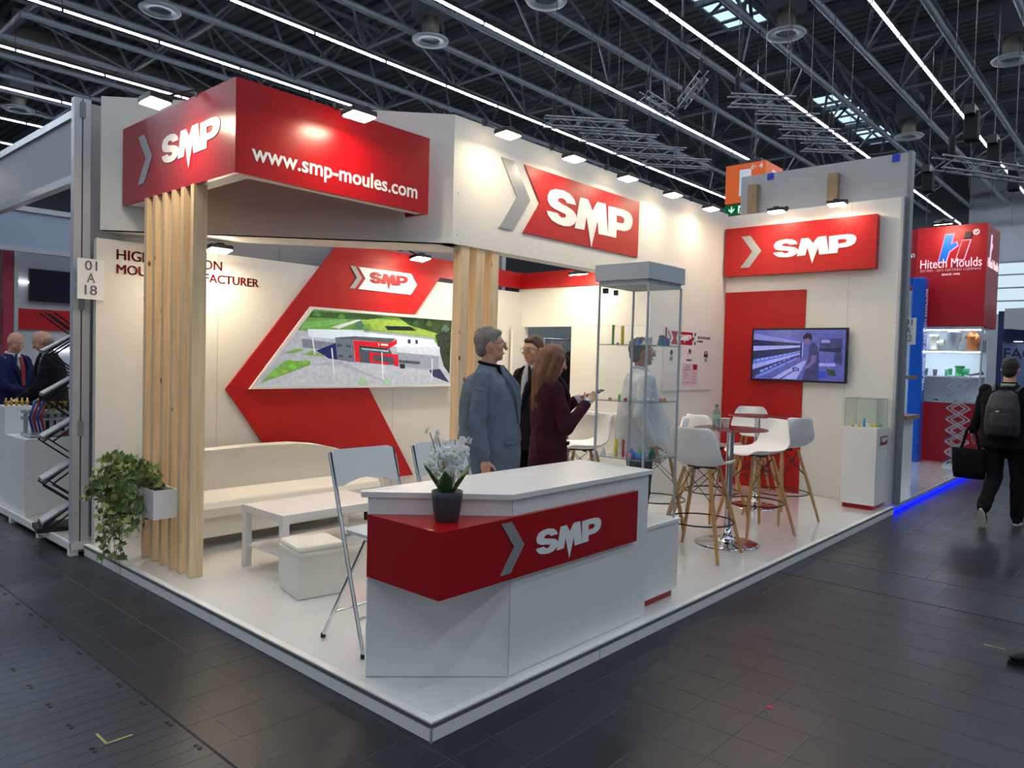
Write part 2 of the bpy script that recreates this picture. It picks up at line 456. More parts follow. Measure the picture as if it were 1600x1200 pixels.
# service duct covers: steel plates with bolt holes
pm = MB(); h = .332; L = .2765
for k in range(3): pm.box(-h, h, -L / 2 + k * L / 3 + .0012, -L / 2 + (k + 1) * L / 3 - .0012, -.006, .0)
pme = pm.mesh('cover_plate'); pme.materials.append(PLATE)
hm = MB().lathe([(.011, 0), (.011, .0012), (.0, .0012)], n=10).mesh('bolt_hole'); hm.materials.append(DARKJ)
for x, a, b in ((-1.005, -10, 22), (4.065, -18, 1)):
    for k in range(a, b):
        y = .942 + (k + .5) * L
        if x > 0 and y > .1: continue
        p = inst(pme, 'cover_plate', (x, y, 0), floor)
        if x < 0:
            for dx in (0, .305, -.305): inst(hm, 'bolt_hole', (dx, -L / 2 + .018, 0), p); inst(hm, 'bolt_hole', (dx, L / 2 - .018, 0), p)
for x in (-1.342, -.668, 3.728, 4.402):
    MB().box(x - .005, x + .005, -6, 7 if x < 0 else .0, -.006, .001).build('duct_edge', DARKJ, floor)
YEL = mat('yellow_tape', (178, 170, 90), .6)
mb = MB().box(-.955, -.945, .957, 1.072, .0005, .0012).box(-.955, -.846, .955, .965, .0005, .0012)
tag(mb.build('tape_mark', YEL), 'small yellow L-shaped tape mark on the dark duct cover', 'tape')
mb = MB().box(3.108, 3.13, -1.55, -1.515, .0005, .0012).box(3.114, 3.124, -1.63, -1.54, .0005, .0012)
tag(mb.build('tape_mark', YEL), 'small yellow T-shaped tape mark on the dark aisle tiles', 'tape')
tag(MB().box(1.36, 1.385, -.93, -.9, .0003, .003).build('confetti_scrap', mat('pink_scrap', (200, 40, 60), .6)), 'tiny red paper scrap lying on the dark aisle floor', 'scrap')

# ---- roof deck
DECK = bpy.data.materials.new('corrugated_deck'); DECK.use_nodes = True
nt = DECK.node_tree; b = nt.nodes['Principled BSDF']; b.inputs['Roughness'].default_value = .6
g = nt.nodes.new('ShaderNodeNewGeometry'); wv = nt.nodes.new('ShaderNodeTexWave'); wv.inputs['Scale'].default_value = .55; wv.bands_direction = 'X'
nt.links.new(g.outputs['Position'], wv.inputs['Vector'])
cr = nt.nodes.new('ShaderNodeValToRGB'); cr.color_ramp.elements[0].color = lin((40, 42, 48)); cr.color_ramp.elements[1].color = lin((86, 89, 96)); cr.color_ramp.elements[0].position = .2; cr.color_ramp.elements[1].position = .5
nt.links.new(wv.outputs['Fac'], cr.inputs['Fac']); nt.links.new(cr.outputs[0], b.inputs['Base Color'])
MATS['deck'] = DECK
ceiling = struct(MB().box(-30, 64, -40, 75, 17.6, 17.9).build('ceiling', DECK, loc=(0, 0, 17.6)))
TUBE = mat('truss_grey_paint', (96, 101, 110), .5, vary=.05)
DUCTM = mat('galvanised_duct', (118, 112, 104), .35, metal=.6, vary=.2, scale=1.5)
for k in range(-3, 16):
    x = -6 + k * 4.2
    if x < 2: continue
    MB().box(x - .12, x + .12, -12, 70, 17.25, 17.6).build('purlin', TUBE, ceiling)
def tube_mesh(name, L, r, m, n=8):
    me = MB().tube([(0, 0, 0), (0, 0, L)], r, n).mesh(name); me.materials.append(m); return me
def aim(p, q):
    d = (Vector(q) - Vector(p)).normalized()
    return d.to_track_quat('Z', 'Y').to_euler()
STEP = 4.8; H1 = 13.5; H2 = 16.4
dl = (Vector((STEP / 2, 1.35, H2 - H1))).length
BR = tube_mesh('brace', dl, .065, TUBE, 6); CB = tube_mesh('cross_brace', 2.7, .06, TUBE, 6)
dg_l = Vector((STEP, 2.7, 0)).length
XB = tube_mesh('diagonal_tie', dg_l, .045, TUBE, 6)
side = ['nearest the right edge', 'second from the right', 'third from the right', 'fourth from the right', 'fifth from the right', 'sixth from the right', 'seventh from the right', 'eighth from the right', 'ninth from the right']
for k in range(-1, 8):
    ya = 4.1 + 4.94 * k; yb = ya + 2.7; yc = ya + 1.35
    xs = 6 if k > 1 else 13
    xe = 60
    t = thing('roof_truss', 'grey tubular roof truss under the dark hall roof, ' + side[k + 1], 'truss', (xs, yc, H1), 'roof trusses')
    for nm, y, z, r in (('lower_chord', ya, H1, .12), ('lower_chord', yb, H1, .12), ('upper_chord', yc, H2, .11)):
        MB().tube([(xs, y, z), (xe, y, z)], r, 10).build(nm, TUBE, t)
    n = int((xe - xs) / STEP)
    for i in range(min(n, 10)):
        x = i * STEP
        for y in (-1.35, 1.35):
            p = (x, y, 0)
            for q in ((x + STEP / 2, 0, H2 - H1), (x - STEP / 2, 0, H2 - H1)):
                if q[0] < 0: continue
                inst(BR, 'brace', p, t, rot=aim(p, q))
        p = (x, -1.35, 0); inst(CB, 'cross_brace', p, t, rot=aim(p, (x, 1.35, 0)))
        inst(XB, 'diagonal_tie', p, t, rot=aim(p, (x + STEP, 1.35, 0)))
STRIP = emit('strip_light', (226, 240, 255), STRIP_POWER)
SEG = 3.0
sm_ = MB().box(0, SEG - .05, -.021, .021, -.04, 0).mesh('light_tube'); sm_.materials.append(STRIP)
hs_ = MB().box(0, SEG, -.075, .075, .002, .10).mesh('housing'); hs_.materials.append(BLACKM)
jt_ = MB().box(-.03, .03, -.06, .06, -.07, .0).mesh('joint_clip'); jt_.materials.append(BLACKM)
for k in range(-3, 9):
    y = 4.70 + 4.94 * k
    where = {0: 'rightmost', 1: 'second from the right', 2: 'third from the right', 3: 'fourth from the right', 4: 'fifth from the right', 5: 'sixth from the right', 6: 'seventh from the right', 7: 'eighth from the right', 8: 'leftmost'}.get(k, {-1: 'first one past the right edge', -2: 'second one past the right edge', -3: 'third one past the right edge'}.get(k, ''))
    t = thing('strip_light', 'long white strip light line below the hall trusses, ' + where, 'light', (-12, y, 12.36), 'strip light lines')
    for i in range(24):
        x = i * SEG
        inst(sm_, 'light_tube', (x, 0, 0), t); inst(hs_, 'housing', (x, 0, 0), t)
        if k >= 0 and x > 14: inst(jt_, 'joint_clip', (x, 0, 0), t)
    if k >= 0:
        for i in range(6, 20, 4): MB().tube([(-12 + i * SEG, y, 12.45), (-12 + i * SEG, y, 17.24)], .012, 4).build('suspension_wire', BLACKM, t)
# skylights
SKYP = emit('skylight_pane', (190, 226, 246), 1.1)
for lab, x0, x1, y0, y1, n in (('bright skylight at the top of the hall roof, nearer one', 25.5, 31.2, 12.1, 14.0, 5), ('bright skylight far down the hall roof above the tall grey wall', 42.2, 54.0, 12.4, 14.3, 8)):
    t = thing('skylight', lab, 'skylight', ((x0 + x1) / 2, (y0 + y1) / 2, 17.5), 'roof skylights')
    w = (x1 - x0) / n
    for i in range(n):
        for a, bb in ((y0, (y0 + y1) / 2), ((y0 + y1) / 2, y1)):
            MB().box(x0 + i * w + .12, x0 + (i + 1) * w - .12, a + .06, bb - .06, 17.5, 17.58).build('pane', SKYP, t)
    fr = MB()
    for i in range(n + 1): fr.box(x0 + i * w - .12, x0 + i * w + .12, y0 - .1, y1 + .1, 17.44, 17.56)
    fr.box(x0, x1, y0 - .15, y0 + .06, 17.42, 17.57).box(x0, x1, y1 - .06, y1 + .15, 17.42, 17.57).box(x0, x1, (y0 + y1) / 2 - .06, (y0 + y1) / 2 + .06, 17.42, 17.57)
    fr.build('frame', TUBE, t)
# round air outlets on drop ducts
for lab, x, y in (('round air outlet near the top left corner of the hall roof', 8.6, 23.4), ('round air outlet above the red corner box', 15.8, 18.0), ('round air outlet right of the top centre of the roof', 23.0, 8.0),
                  ('round air outlet above the tall grey wall end', 37.6, 7.7), ('round air outlet at the right edge under the roof', 30.0, 2.5), ('round air outlet far left above the neighbouring stand', 8.7, 39.4), ('round air outlet at the top centre of the roof', 16.1, 12.9)):
    t = thing('air_outlet', lab, 'air duct', (x, y, 13), 'round air outlets')
    MB().lathe([(.34, .02), (.36, -.06), (.62, -.08), (.66, -.02), (.60, .03), (.40, .06)], (x, y, 13), 28).build('ring_flange', mat('outlet_grey', (112, 116, 122), .45), t)
    MB().lathe([(.31, .0), (.31, .75)], (x, y, 13.03), 24).build('neck', DUCTM, t)
    MB().box(x - .5, x + .5, y - .5, y + .5, 13.75, 14.9).build('plenum_box', TUBE, t)
    MB().lathe([(.3, 0), (.3, 2.7)], (x, y, 14.9), 16).build('drop_duct', TUBE, t)
t = thing('spiral_duct', 'large round metal air duct running under the roof at left', 'air duct', (10, 36.6, 15.2))
MB().tube([(2, 36.6, 15.2), (40, 36.6, 15.2)], .75, 20).build('pipe', DUCTM, t)
for i in range(12): MB().tube([(3 + i * 3, 36.6, 15.2), (3.12 + i * 3, 36.6, 15.2)], .79, 20).build('joint_ring', DUCTM, t)
# short aluminium lighting trusses on hoists
TRUSSALU = mat('dull_aluminium', (128, 130, 136), .5, metal=.4)
def light_truss(lab, p, q, z):
    p = Vector((*p, z)); q = Vector((*q, z)); d = (q - p).normalized(); sx = Vector((-d.y, d.x, 0)) * .14; zz = Vector((0, 0, .14))
    t = thing('lighting_truss', lab, 'truss', tuple((p + q) / 2 - zz), 'short aluminium lighting trusses')
    for s1 in (-1, 1):
        for s2 in (-1, 1): MB().tube([p + sx * s1 + zz * s2, q + sx * s1 + zz * s2], .026, 6).build('chord', TRUSSALU, t)
    L = (q - p).length; n = int(L / .42); mb = MB()
    for i in range(n):
        a = p + d * (i * L / n); bq = p + d * ((i + 1) * L / n); sg = 1 if i % 2 else -1
        for s1 in (-1, 1): mb.tube([a + sx * s1 + zz * sg, bq + sx * s1 - zz * sg], .012, 5); mb.tube([a + zz * s1 + sx * sg, bq + zz * s1 - sx * sg], .012, 5)
    mb.build('lacing', TRUSSALU, t)
    for f in (.12, .88):
        c = p + d * L * f
        MB().lathe([(.05, 0), (.07, .05), (.07, .42), (.03, .5)], tuple(c + Vector((0, 0, .2))), 10).build('hoist', mat('matt_black', (9, 9, 10), .85), t)
        MB().tube([c + Vector((0, 0, .7)), (c.x, c.y, 13.4)], .01, 4).build('chain', BLACKM, t)
nth = ['first', 'second', 'third', 'fourth']
for i in range(4):
    light_truss('short aluminium truss above the white fascia, %s from the left' % nth[i], (15.63 + 1.84 * i, 12.47), (17.58 + 1.84 * i, 10.71), 9.0)
    light_truss('short aluminium truss above the orange sign, %s from the top' % nth[i], (17.3 + 1.82 * i, 7.19), (18.6 + 1.82 * i, 5.9), 9.0)
light_truss('short aluminium truss crossing left of the middle light line', (19.4, 11.3), (21.5, 11.45), 10.6)
light_truss('short aluminium truss rising toward the roof beside it', (21.75, 11.2), (19.75, 9.3), 10.9)
light_truss('aluminium truss above the red neighbouring tower', (17.0, 1.9), (20.0, .2), 6.4)
BLKM = mat('matt_black', (9, 9, 10), .85)
for i, (x, y, z) in enumerate(((20.3, 1.86, 7.65), (23.5, 1.86, 7.65), (27.2, 1.86, 7.65), (25.9, 4.1, 7.65))):
    t = thing('chain_hoist', 'black chain hoist hanging from the roof at upper right, ' + ['nearest', 'second', 'third', 'lower one beside the grey wall'][i], 'hoist', (x, y, z), 'black chain hoists')
    MB().box(x - .2, x + .2, y - .16, y + .16, z, z + .75).build('body', BLKM, t, bevel=.04)
    MB().box(x - .42, x + .1, y - .12, y + .12, z + .62, z + .85).build('clamp', BLACKM, t)
    MB().tube([(x, y, z + .8), (x, y, 13.4)], .012, 4).build('chain', BLACKM, t)
    MB().tube([(x, y, z), (x, y, z - 1.2)], .008, 4).build('load_cable', BLACKM, t)
# far gable wall with a window band
GABLE = mat('gable_wall_grey', (150, 154, 158), .7, vary=.03)
gw = MB().box(62, 62.5, -30, 9.5, 9.7, 17.6).box(62, 62.5, -30, 9.5, -.0, 5.8)
struct(gw.build('wall_far', GABLE))
HALLW = mat('hall_wall_dark', (70, 74, 80), .8, vary=.04)
struct(MB().box(-30, 64, 75, 75.4, 0, 17.6).build('wall_hall_left', HALLW))
struct(MB().box(63.6, 64, 9.5, 75, 0, 17.6).build('wall_hall_end', HALLW))
w1 = thing('window_1', 'wide window band in the far hall wall', 'window', (62.1, -10, 5.8)); w1['kind'] = 'structure'
for i in range(6): MB().box(62.2, 62.24, -30 + i * 6.6, -30 + i * 6.6 + 6.5, 5.8, 9.7).build('pane', emit('window_sky', (205, 230, 246), .85), w1)
for z in (5.85, 6.85, 7.8, 8.75, 9.65): MB().box(62.05, 62.2, -30, 9.5, z - .05, z + .05).build('glazing_bar', GREYP, w1)
for i in range(7): MB().box(62.06, 62.2, -30 + i * 6.6 - .06, -30 + i * 6.6 + .06, 5.8, 9.7).build('glazing_bar', GREYP, w1)
# hanging orange hall sign with the exit sign below
ORG = mat('orange_sign', (255, 104, 8), .5, vary=.02)
sx, sy = 22.3, 8.23
t = thing('hall_sign', 'orange cube sign with a white 1 and arrows hanging over the hall', 'sign', (sx + .7, sy + .7, 7.25))
MB().box(sx, sx + 1.45, sy, sy + 1.43, 7.27, 8.6).build('sign_box', ORG, t)
MB().box(sx + .3, sx + 1.1, sy + .3, sy + 1.1, 8.6, 8.8).build('hanger', BLACKM, t)
MB().tube([(sx + .7, sy + .7, 8.8), (sx + .7, sy + .7, 13.4)], .02, 5).build('suspension_wire', BLACKM, t)
lettering('1', (sx - .006, sy + .92, 7.5), (0, -1, 0), (0, 0, 1), .42, LETTER, t, bold=.05, height=.9)
lettering('\u2190 4', (sx - .006, sy + .52, 8.36), (0, -1, 0), (0, 0, 1), .42, LETTER, t, bold=.02)
lettering('1', (sx + .55, sy - .006, 7.5), (1, 0, 0), (0, 0, 1), .36, LETTER, t, bold=.05, height=.9)
t = thing('exit_sign', 'green emergency exit sign with arrow and running figure under the orange cube', 'sign', (sx, sy + .7, 6.86))
MB().box(sx + .02, sx + .1, sy, sy + 1.43, 6.88, 7.22).build('sign_box', mat('exit_green', (0, 118, 62), .4), t)
MB().box(sx + .015, sx + .02, sy + .02, sy + 1.41, 6.90, 7.20).build('green_face', emit('exit_face', (6, 112, 60), .55), t)
ew = emit('exit_white', (225, 240, 225), .8)
MB().prism([(-.025, .12), (.025, .12), (.025, 0), (.11, .06), (.11, 0), (0, -.11), (-.11, 0), (-.11, .06), (-.025, 0)], (sx + .008, sy + 1.18, 7.05), (0, -1, 0), (0, 0, 1), .004).build('arrow', ew, t)
mb = MB().prism([(-.12, -.13), (.12, -.13), (.12, .13), (-.12, .13)], (sx + .008, sy + .82, 7.05), (0, -1, 0), (0, 0, 1), .004); mb.build('door_symbol', ew, t)
mb = MB().prism([(-.03, .02), (.03, .06), (.06, -.01), (.09, 0), (.05, .08), (-.03, .085), (-.08, .02)], (sx + .003, sy + .82, 7.03), (0, -1, 0), (0, 0, 1), .003)
mb.prism([(-.06, -.1), (.0, -.02), (.05, -.05), (.03, -.12), (.06, -.11), (.08, -.04), (.03, .03), (-.03, .03), (-.09, -.1)], (sx + .003, sy + .82, 7.03), (0, -1, 0), (0, 0, 1), .003)
mb.ell((sx + .003, sy + .79, 7.15), (.003, .025, .025)); mb.build('running_figure', mat('exit_dark_green', (0, 84, 44), .5), t)
MB().box(sx + .012, sx + .016, sy + .28, sy + .31, 6.9, 7.2).build('divider', ew, t)

# ================================================================ THE STAND
HP = .091
plat = thing('stand_platform', 'low white glossy platform floor under the red and white stand', 'platform', (3.5, 2.0, 0))
MB().box(.012, 7.05, .012, 4.10, .02, .0885).build('deck', FLOORW, plat)
# kick panels around the edge (each board its own piece), dark strip, white lip
for a, b in ((0, 1.245), (1.25, 3.395), (3.40, 5.245), (5.25, 7.05)): MB().box(a + .004, b, 0, .012, .002, .062).build('kick_panel', WHITE, plat)
for a, b in ((0, 1.99), (1.995, 4.1)): MB().box(0, .012, a + .004, b, .002, .062).build('kick_panel', WHITE, plat)
MB().box(-.004, .004, -.004, .004, .0, .066).build('corner_profile', ALU, plat)
mb = MB().box(-.002, 7.05, -.002, .010, .062, .083).box(-.002, .010, .010, 4.1, .062, .083); mb.build('edge_strip', TRIMDK, plat)
mb = MB().box(-.004, 7.05, -.004, .035, .083, HP).box(-.004, .035, .035, 4.1, .083, HP); mb.build('edge_lip', WHITE, plat)
# ---- walls of the stand
wb = struct(MB().box(.06, 5.18, 4.06, 4.12, HP, 2.52).build('wall_back', WALLW, loc=(2.6, 4.09, HP)))
for x in (1.06, 2.06, 3.06, 4.06): MB().box(x - .0015, x + .0015, 4.0585, 4.06, HP, 2.52).build('panel_joint', PANELG, wb)
ws = MB().box(5.18, 5.24, 2.2, 3.245, HP, 2.565).box(5.18, 5.24, 4.0, 4.12, HP, 2.565).box(5.18, 5.24, 3.245, 4.0, 2.074, 2.565)
ws = struct(ws.build('wall_cabin_side', WALLW, loc=(5.21, 3.1, HP)))
MB().box(5.1785, 5.18, 2.2, 4.06, 2.073, 2.077).build('panel_joint', PANELG, ws)
wf = struct(MB().box(5.18, 7.05, 2.14, 2.2, HP, 3.627).build('wall_cabin_front', WALLW, loc=(6.1, 2.17, HP)))
wt = struct(MB().box(7.05, 7.13, .06, 2.2, HP, 3.60).build('wall_right', WALLW, loc=(7.09, 1.1, HP)))
MB().box(7.045, 7.135, .03, .06, HP, 3.605).build('end_profile', ALU, wt)
MB().box(7.0485, 7.05, .59, .593, HP, 3.6).build('panel_joint', PANELG, wt)
wn_ = struct(MB().box(7.15, 7.22, .03, 2.02, .1, 4.115).build('wall_neighbour', PANELG, loc=(7.18, 1.0, .1)))
MB().box(7.14, 7.27, -.01, .03, .1, 4.13).build('end_profile', GREYP, wn_)
POST = mat('rough_strut_timber', (150, 128, 100), .8, vary=.15)
for y in (1.83, .83): MB().box(7.06, 7.148, y - .06, y + .06, 3.4, 3.98).build('timber_strut', POST, wn_)
BLUET = mat('blue_tape', (20, 60, 190), .5)
for y in (1.63, .16): MB().box(7.142, 7.15, y - .04, y + .04, 4.03, 4.11).build('tape_patch', BLUET, wn_)
# grey rear panel of the stand behind, seen above the back wall
wg = MB()
wgp = struct(MB().box(.1, 5.05, 4.30, 4.34, .1, 3.62).build('wall_rear_neighbour', mat('grey_board', (150, 144, 146), .7, vary=.06, scale=2), loc=(2.5, 4.32, .1)))
for i in range(8): MB().box(.6 + i * .6, .606 + i * .6, 4.297, 4.30, 2.4, 3.62).build('board_joint', GREYP, wgp)
MB().box(4.98, 5.05, 4.25, 4.30, .1, 3.62).build('end_post', ALU, wgp)
struct(MB().box(5.3, 7.6, 4.45, 4.5, .1, 3.3).build('wall_dark_backdrop', mat('dark_backdrop', (24, 26, 32), .8), loc=(6.4, 4.47, .1)))
# ---- fascia beam: straight front part and diagonal part
fa = thing('fascia_beam', 'high white fascia beam wrapping the stand front and its cut corner', 'fascia', (2.9, 2.4, 2.585))
MB().box(2.08, 5.18, 2.14, 2.2, 2.585, 3.627).build('front_panel', WALLW, fa)
A = Vector((2.08, 2.14, 0)); B = Vector((.085, 4.06, 0)); dv = (B - A).normalized(); nn = Vector((dv.y, -dv.x, 0))
if nn.y > 0: nn = -nn
inn = -nn
P = [A, B, B + inn * .07, A + inn * .07 + Vector((.02, 0, 0))]
mb = MB().prism([(p.x, p.y) for p in P], (0, 0, 3.627), (1, 0, 0), (0, 1, 0), 3.627 - 2.585); mb.build('diagonal_panel', WALLW, fa)
P2 = [A + inn * .002, B + inn * .002, B + inn * .35, A + inn * .35 + Vector((.3, 0, 0))]
MB().box(2.09, 5.17, 2.2, 2.30, 2.585, 2.605).build('underside_board', WALLW, fa)
MB().prism([(p.x, p.y) for p in P2], (0, 0, 2.605), (1, 0, 0), (0, 1, 0), .02).build('underside_board', WALLW, fa)
mb = MB()
for z in (2.66, 3.0): 
    for x in (2.13, 2.135): mb.lathe([(.005, 0), (.005, .003)], (x, 2.137, z), 8)
mb.build('screw_heads', GREYP, fa)
# fascia sign
sg = thing('fascia_sign', 'large red panel with steel chevron and three white letters on the white fascia', 'sign', (3.75, 2.13, 2.8))
MB().prism([(2.946, 2.797), (4.868, 2.803), (4.868, 3.405), (2.946, 3.405), (3.173, 3.10)], (0, 2.128, 0), (1, 0, 0), (0, 0, 1), .012).build('red_panel', REDM, sg)
MB().prism([(2.634, 2.797), (2.806, 2.797), (3.04, 3.098), (2.806, 3.407), (2.638, 3.407), (2.859, 3.101)], (0, 2.130, 0), (1, 0, 0), (0, 0, 1), .010).build('chevron', STEEL, sg)
smp((3.26, 2.126, 2.96), (1, 0, 0), (0, 0, 1), 1.48, sg)
# ---- red corner box of the fascia
bx = thing('corner_box', 'red corner box with a white web address above the timber slats', 'sign box', (.9, 2.9, 2.773))
rx, ry, z0, z1 = .19, 2.126, 2.773, 3.365
MB().box(rx, rx + .03, ry, 3.90, z0, z1).build('left_panel', RED, bx)
MB().box(rx + .03, 1.80, ry, ry + .03, z0, z1).build('front_panel', RED, bx)
MB().box(1.77, 1.80, ry + .03, 2.37, z0, z1).build('end_panel', RED, bx)
MB().prism([(rx + .03, ry + .03), (1.77, ry + .03), (1.77, 2.40), (.26, 3.86), (rx + .03, 3.86)], (0, 0, z1 - .02), (1, 0, 0), (0, 1, 0), .02).build('top_board', RED, bx)
MB().box(rx + .03, rx + .14, ry + .03, 3.85, z0 + .002, z0 + .022).build('bottom_rail', WALLW, bx)
MB().box(rx + .14, 1.76, ry + .03, ry + .10, z0 + .002, z0 + .022).build('bottom_rail', WALLW, bx)
plabel(lettering('www.smp-moules.com', (.30, ry - .001, 2.875), (1, 0, 0), (0, 0, 1), 1.385, LETTER, bx, bold=.018), 'white web address lettering')
chevron((rx - .002, 3.60, 2.89), (0, -1, 0), (0, 0, 1), .255, .36, bx)
smp((rx - .002, 3.19, 2.985), (0, -1, 0), (0, 0, 1), .872, bx)
# ---- timber slats
for i, y in enumerate((2.66, 2.81, 2.955, 3.105, 3.26, 3.41)):
    o = MB().box(.18, .275, y, y + .045, HP, z0).build('timber_slat', PINE)
    tag(o, 'tall pine slat under the red corner box, ' + ['frontmost of the six', 'second from the front', 'third from the front', 'fourth from the front', 'fifth from the front', 'rearmost, nearest the white wall'][i], 'slat', 'pine slats under the corner box')
for i, x in enumerate((2.20, 2.385, 2.565)):
    o = MB().box(x, x + .095, 2.15, 2.245, HP, 2.585).build('timber_slat', PINE)
    tag(o, 'pine post under the white fascia behind the man in grey, ' + ['left of three', 'middle of three', 'right of three'][i], 'slat', 'pine posts under the fascia')
# ---- back wall graphics
gr = thing('wall_graphic', 'large red arrow graphic on the back wall around the aerial picture', 'wall graphic', (2.6, 4.04, .3))
Y = 4.036
MB().prism([(1.134, 1.314), (1.357, 1.317), (1.992, 2.115), (3.333, 2.124), (3.697, 2.566), (5.175, 2.566), (5.175, 2.768), (2.314, 2.785)], (0, Y, 0), (1, 0, 0), (0, 0, 1), .024).build('upper_arm', REDM, gr)
MB().prism([(1.134, 1.312), (1.86, .32), (3.36, .32), (2.718, 1.308)], (0, Y, 0), (1, 0, 0), (0, 0, 1), .024).build('lower_arm', REDM, gr)
MB().box(5.150, 5.178, 2.2, 4.036, 2.566, 2.766).build('side_band', REDM, gr)
lg = thing('wall_logo', 'white arrow plate with three red letters on the red back wall arrow', 'sign', (2.9, 4.02, 2.33))
MB().prism([(2.548, 2.335), (3.26, 2.335), (3.348, 2.45), (3.26, 2.565), (2.548, 2.565), (2.641, 2.45)], (0, 4.028, 0), (1, 0, 0), (0, 0, 1), .008).build('white_plate', LETTER, lg)
chevron((2.445, 4.030, 2.335), (1, 0, 0), (0, 0, 1), .15, .23, lg)
smp((2.69, 4.026, 2.42), (1, 0, 0), (0, 0, 1), .52, lg, DEEPRED, t=.004)
tx = thing('wall_lettering', 'dark red words HIGH PRECISION MOULD MANUFACTURER on the white back wall', 'lettering', (.8, 4.05, 2.25))
lettering('HIGH PRECISION', (.207, 4.056, 2.367), (1, 0, 0), (0, 0, 1), .88, DEEPRED, tx, bold=.0)
lettering('MOULD MANUFACTURER', (.208, 4.056, 2.255), (1, 0, 0), (0, 0, 1), 1.235, DEEPRED, tx, bold=.0)
lettering('HIGH PRECISION', (.212, 4.056, 2.367), (1, 0, 0), (0, 0, 1), .88, DEEPRED, tx, bold=.0)
lettering('MOULD MANUFACTURER', (.213, 4.056, 2.255), (1, 0, 0), (0, 0, 1), 1.235, DEEPRED, tx, bold=.0)
# ---- aerial picture
def picture(name, P, thing_, m, o, u, v):
    """flat printed picture: list of (colour, polygon) painted back to front"""
    mb = MB()
    for i, (c, pl) in enumerate(P):
        mb.prism(pl, Vector(o) + Vector(u).cross(Vector(v)).normalized() * (.0004 * i), u, v, 0, col=c)
    return mb.build(name, m, thing_)
pic = thing('aerial_picture', 'backlit aerial picture of a grey factory with red entrance frame on the back wall', 'picture', (2.65, 4.02, 1.31))
C4 = [(1.346, 1.312), (3.912, 1.312), (3.928, 2.108), (1.979, 2.113)]
cx_, cz_ = 2.75, 1.7
inner = [(cx_ + (x - cx_) * .967, cz_ + (z - cz_) * .94) for x, z in C4]
MB().prism(C4, (0, 4.005, 0), (1, 0, 0), (0, 0, 1), .03, [inner]).build('frame', LETTER, pic)
def inP(u, v):
    """unit picture coordinates -> wall coordinates inside the slanted frame"""
    a, b, c, d = [Vector(p) for p in inner]
    p = (a * (1 - u) + b * u) * (1 - v) + (d * (1 - u) + c * u) * v
    return (p.x, p.y)
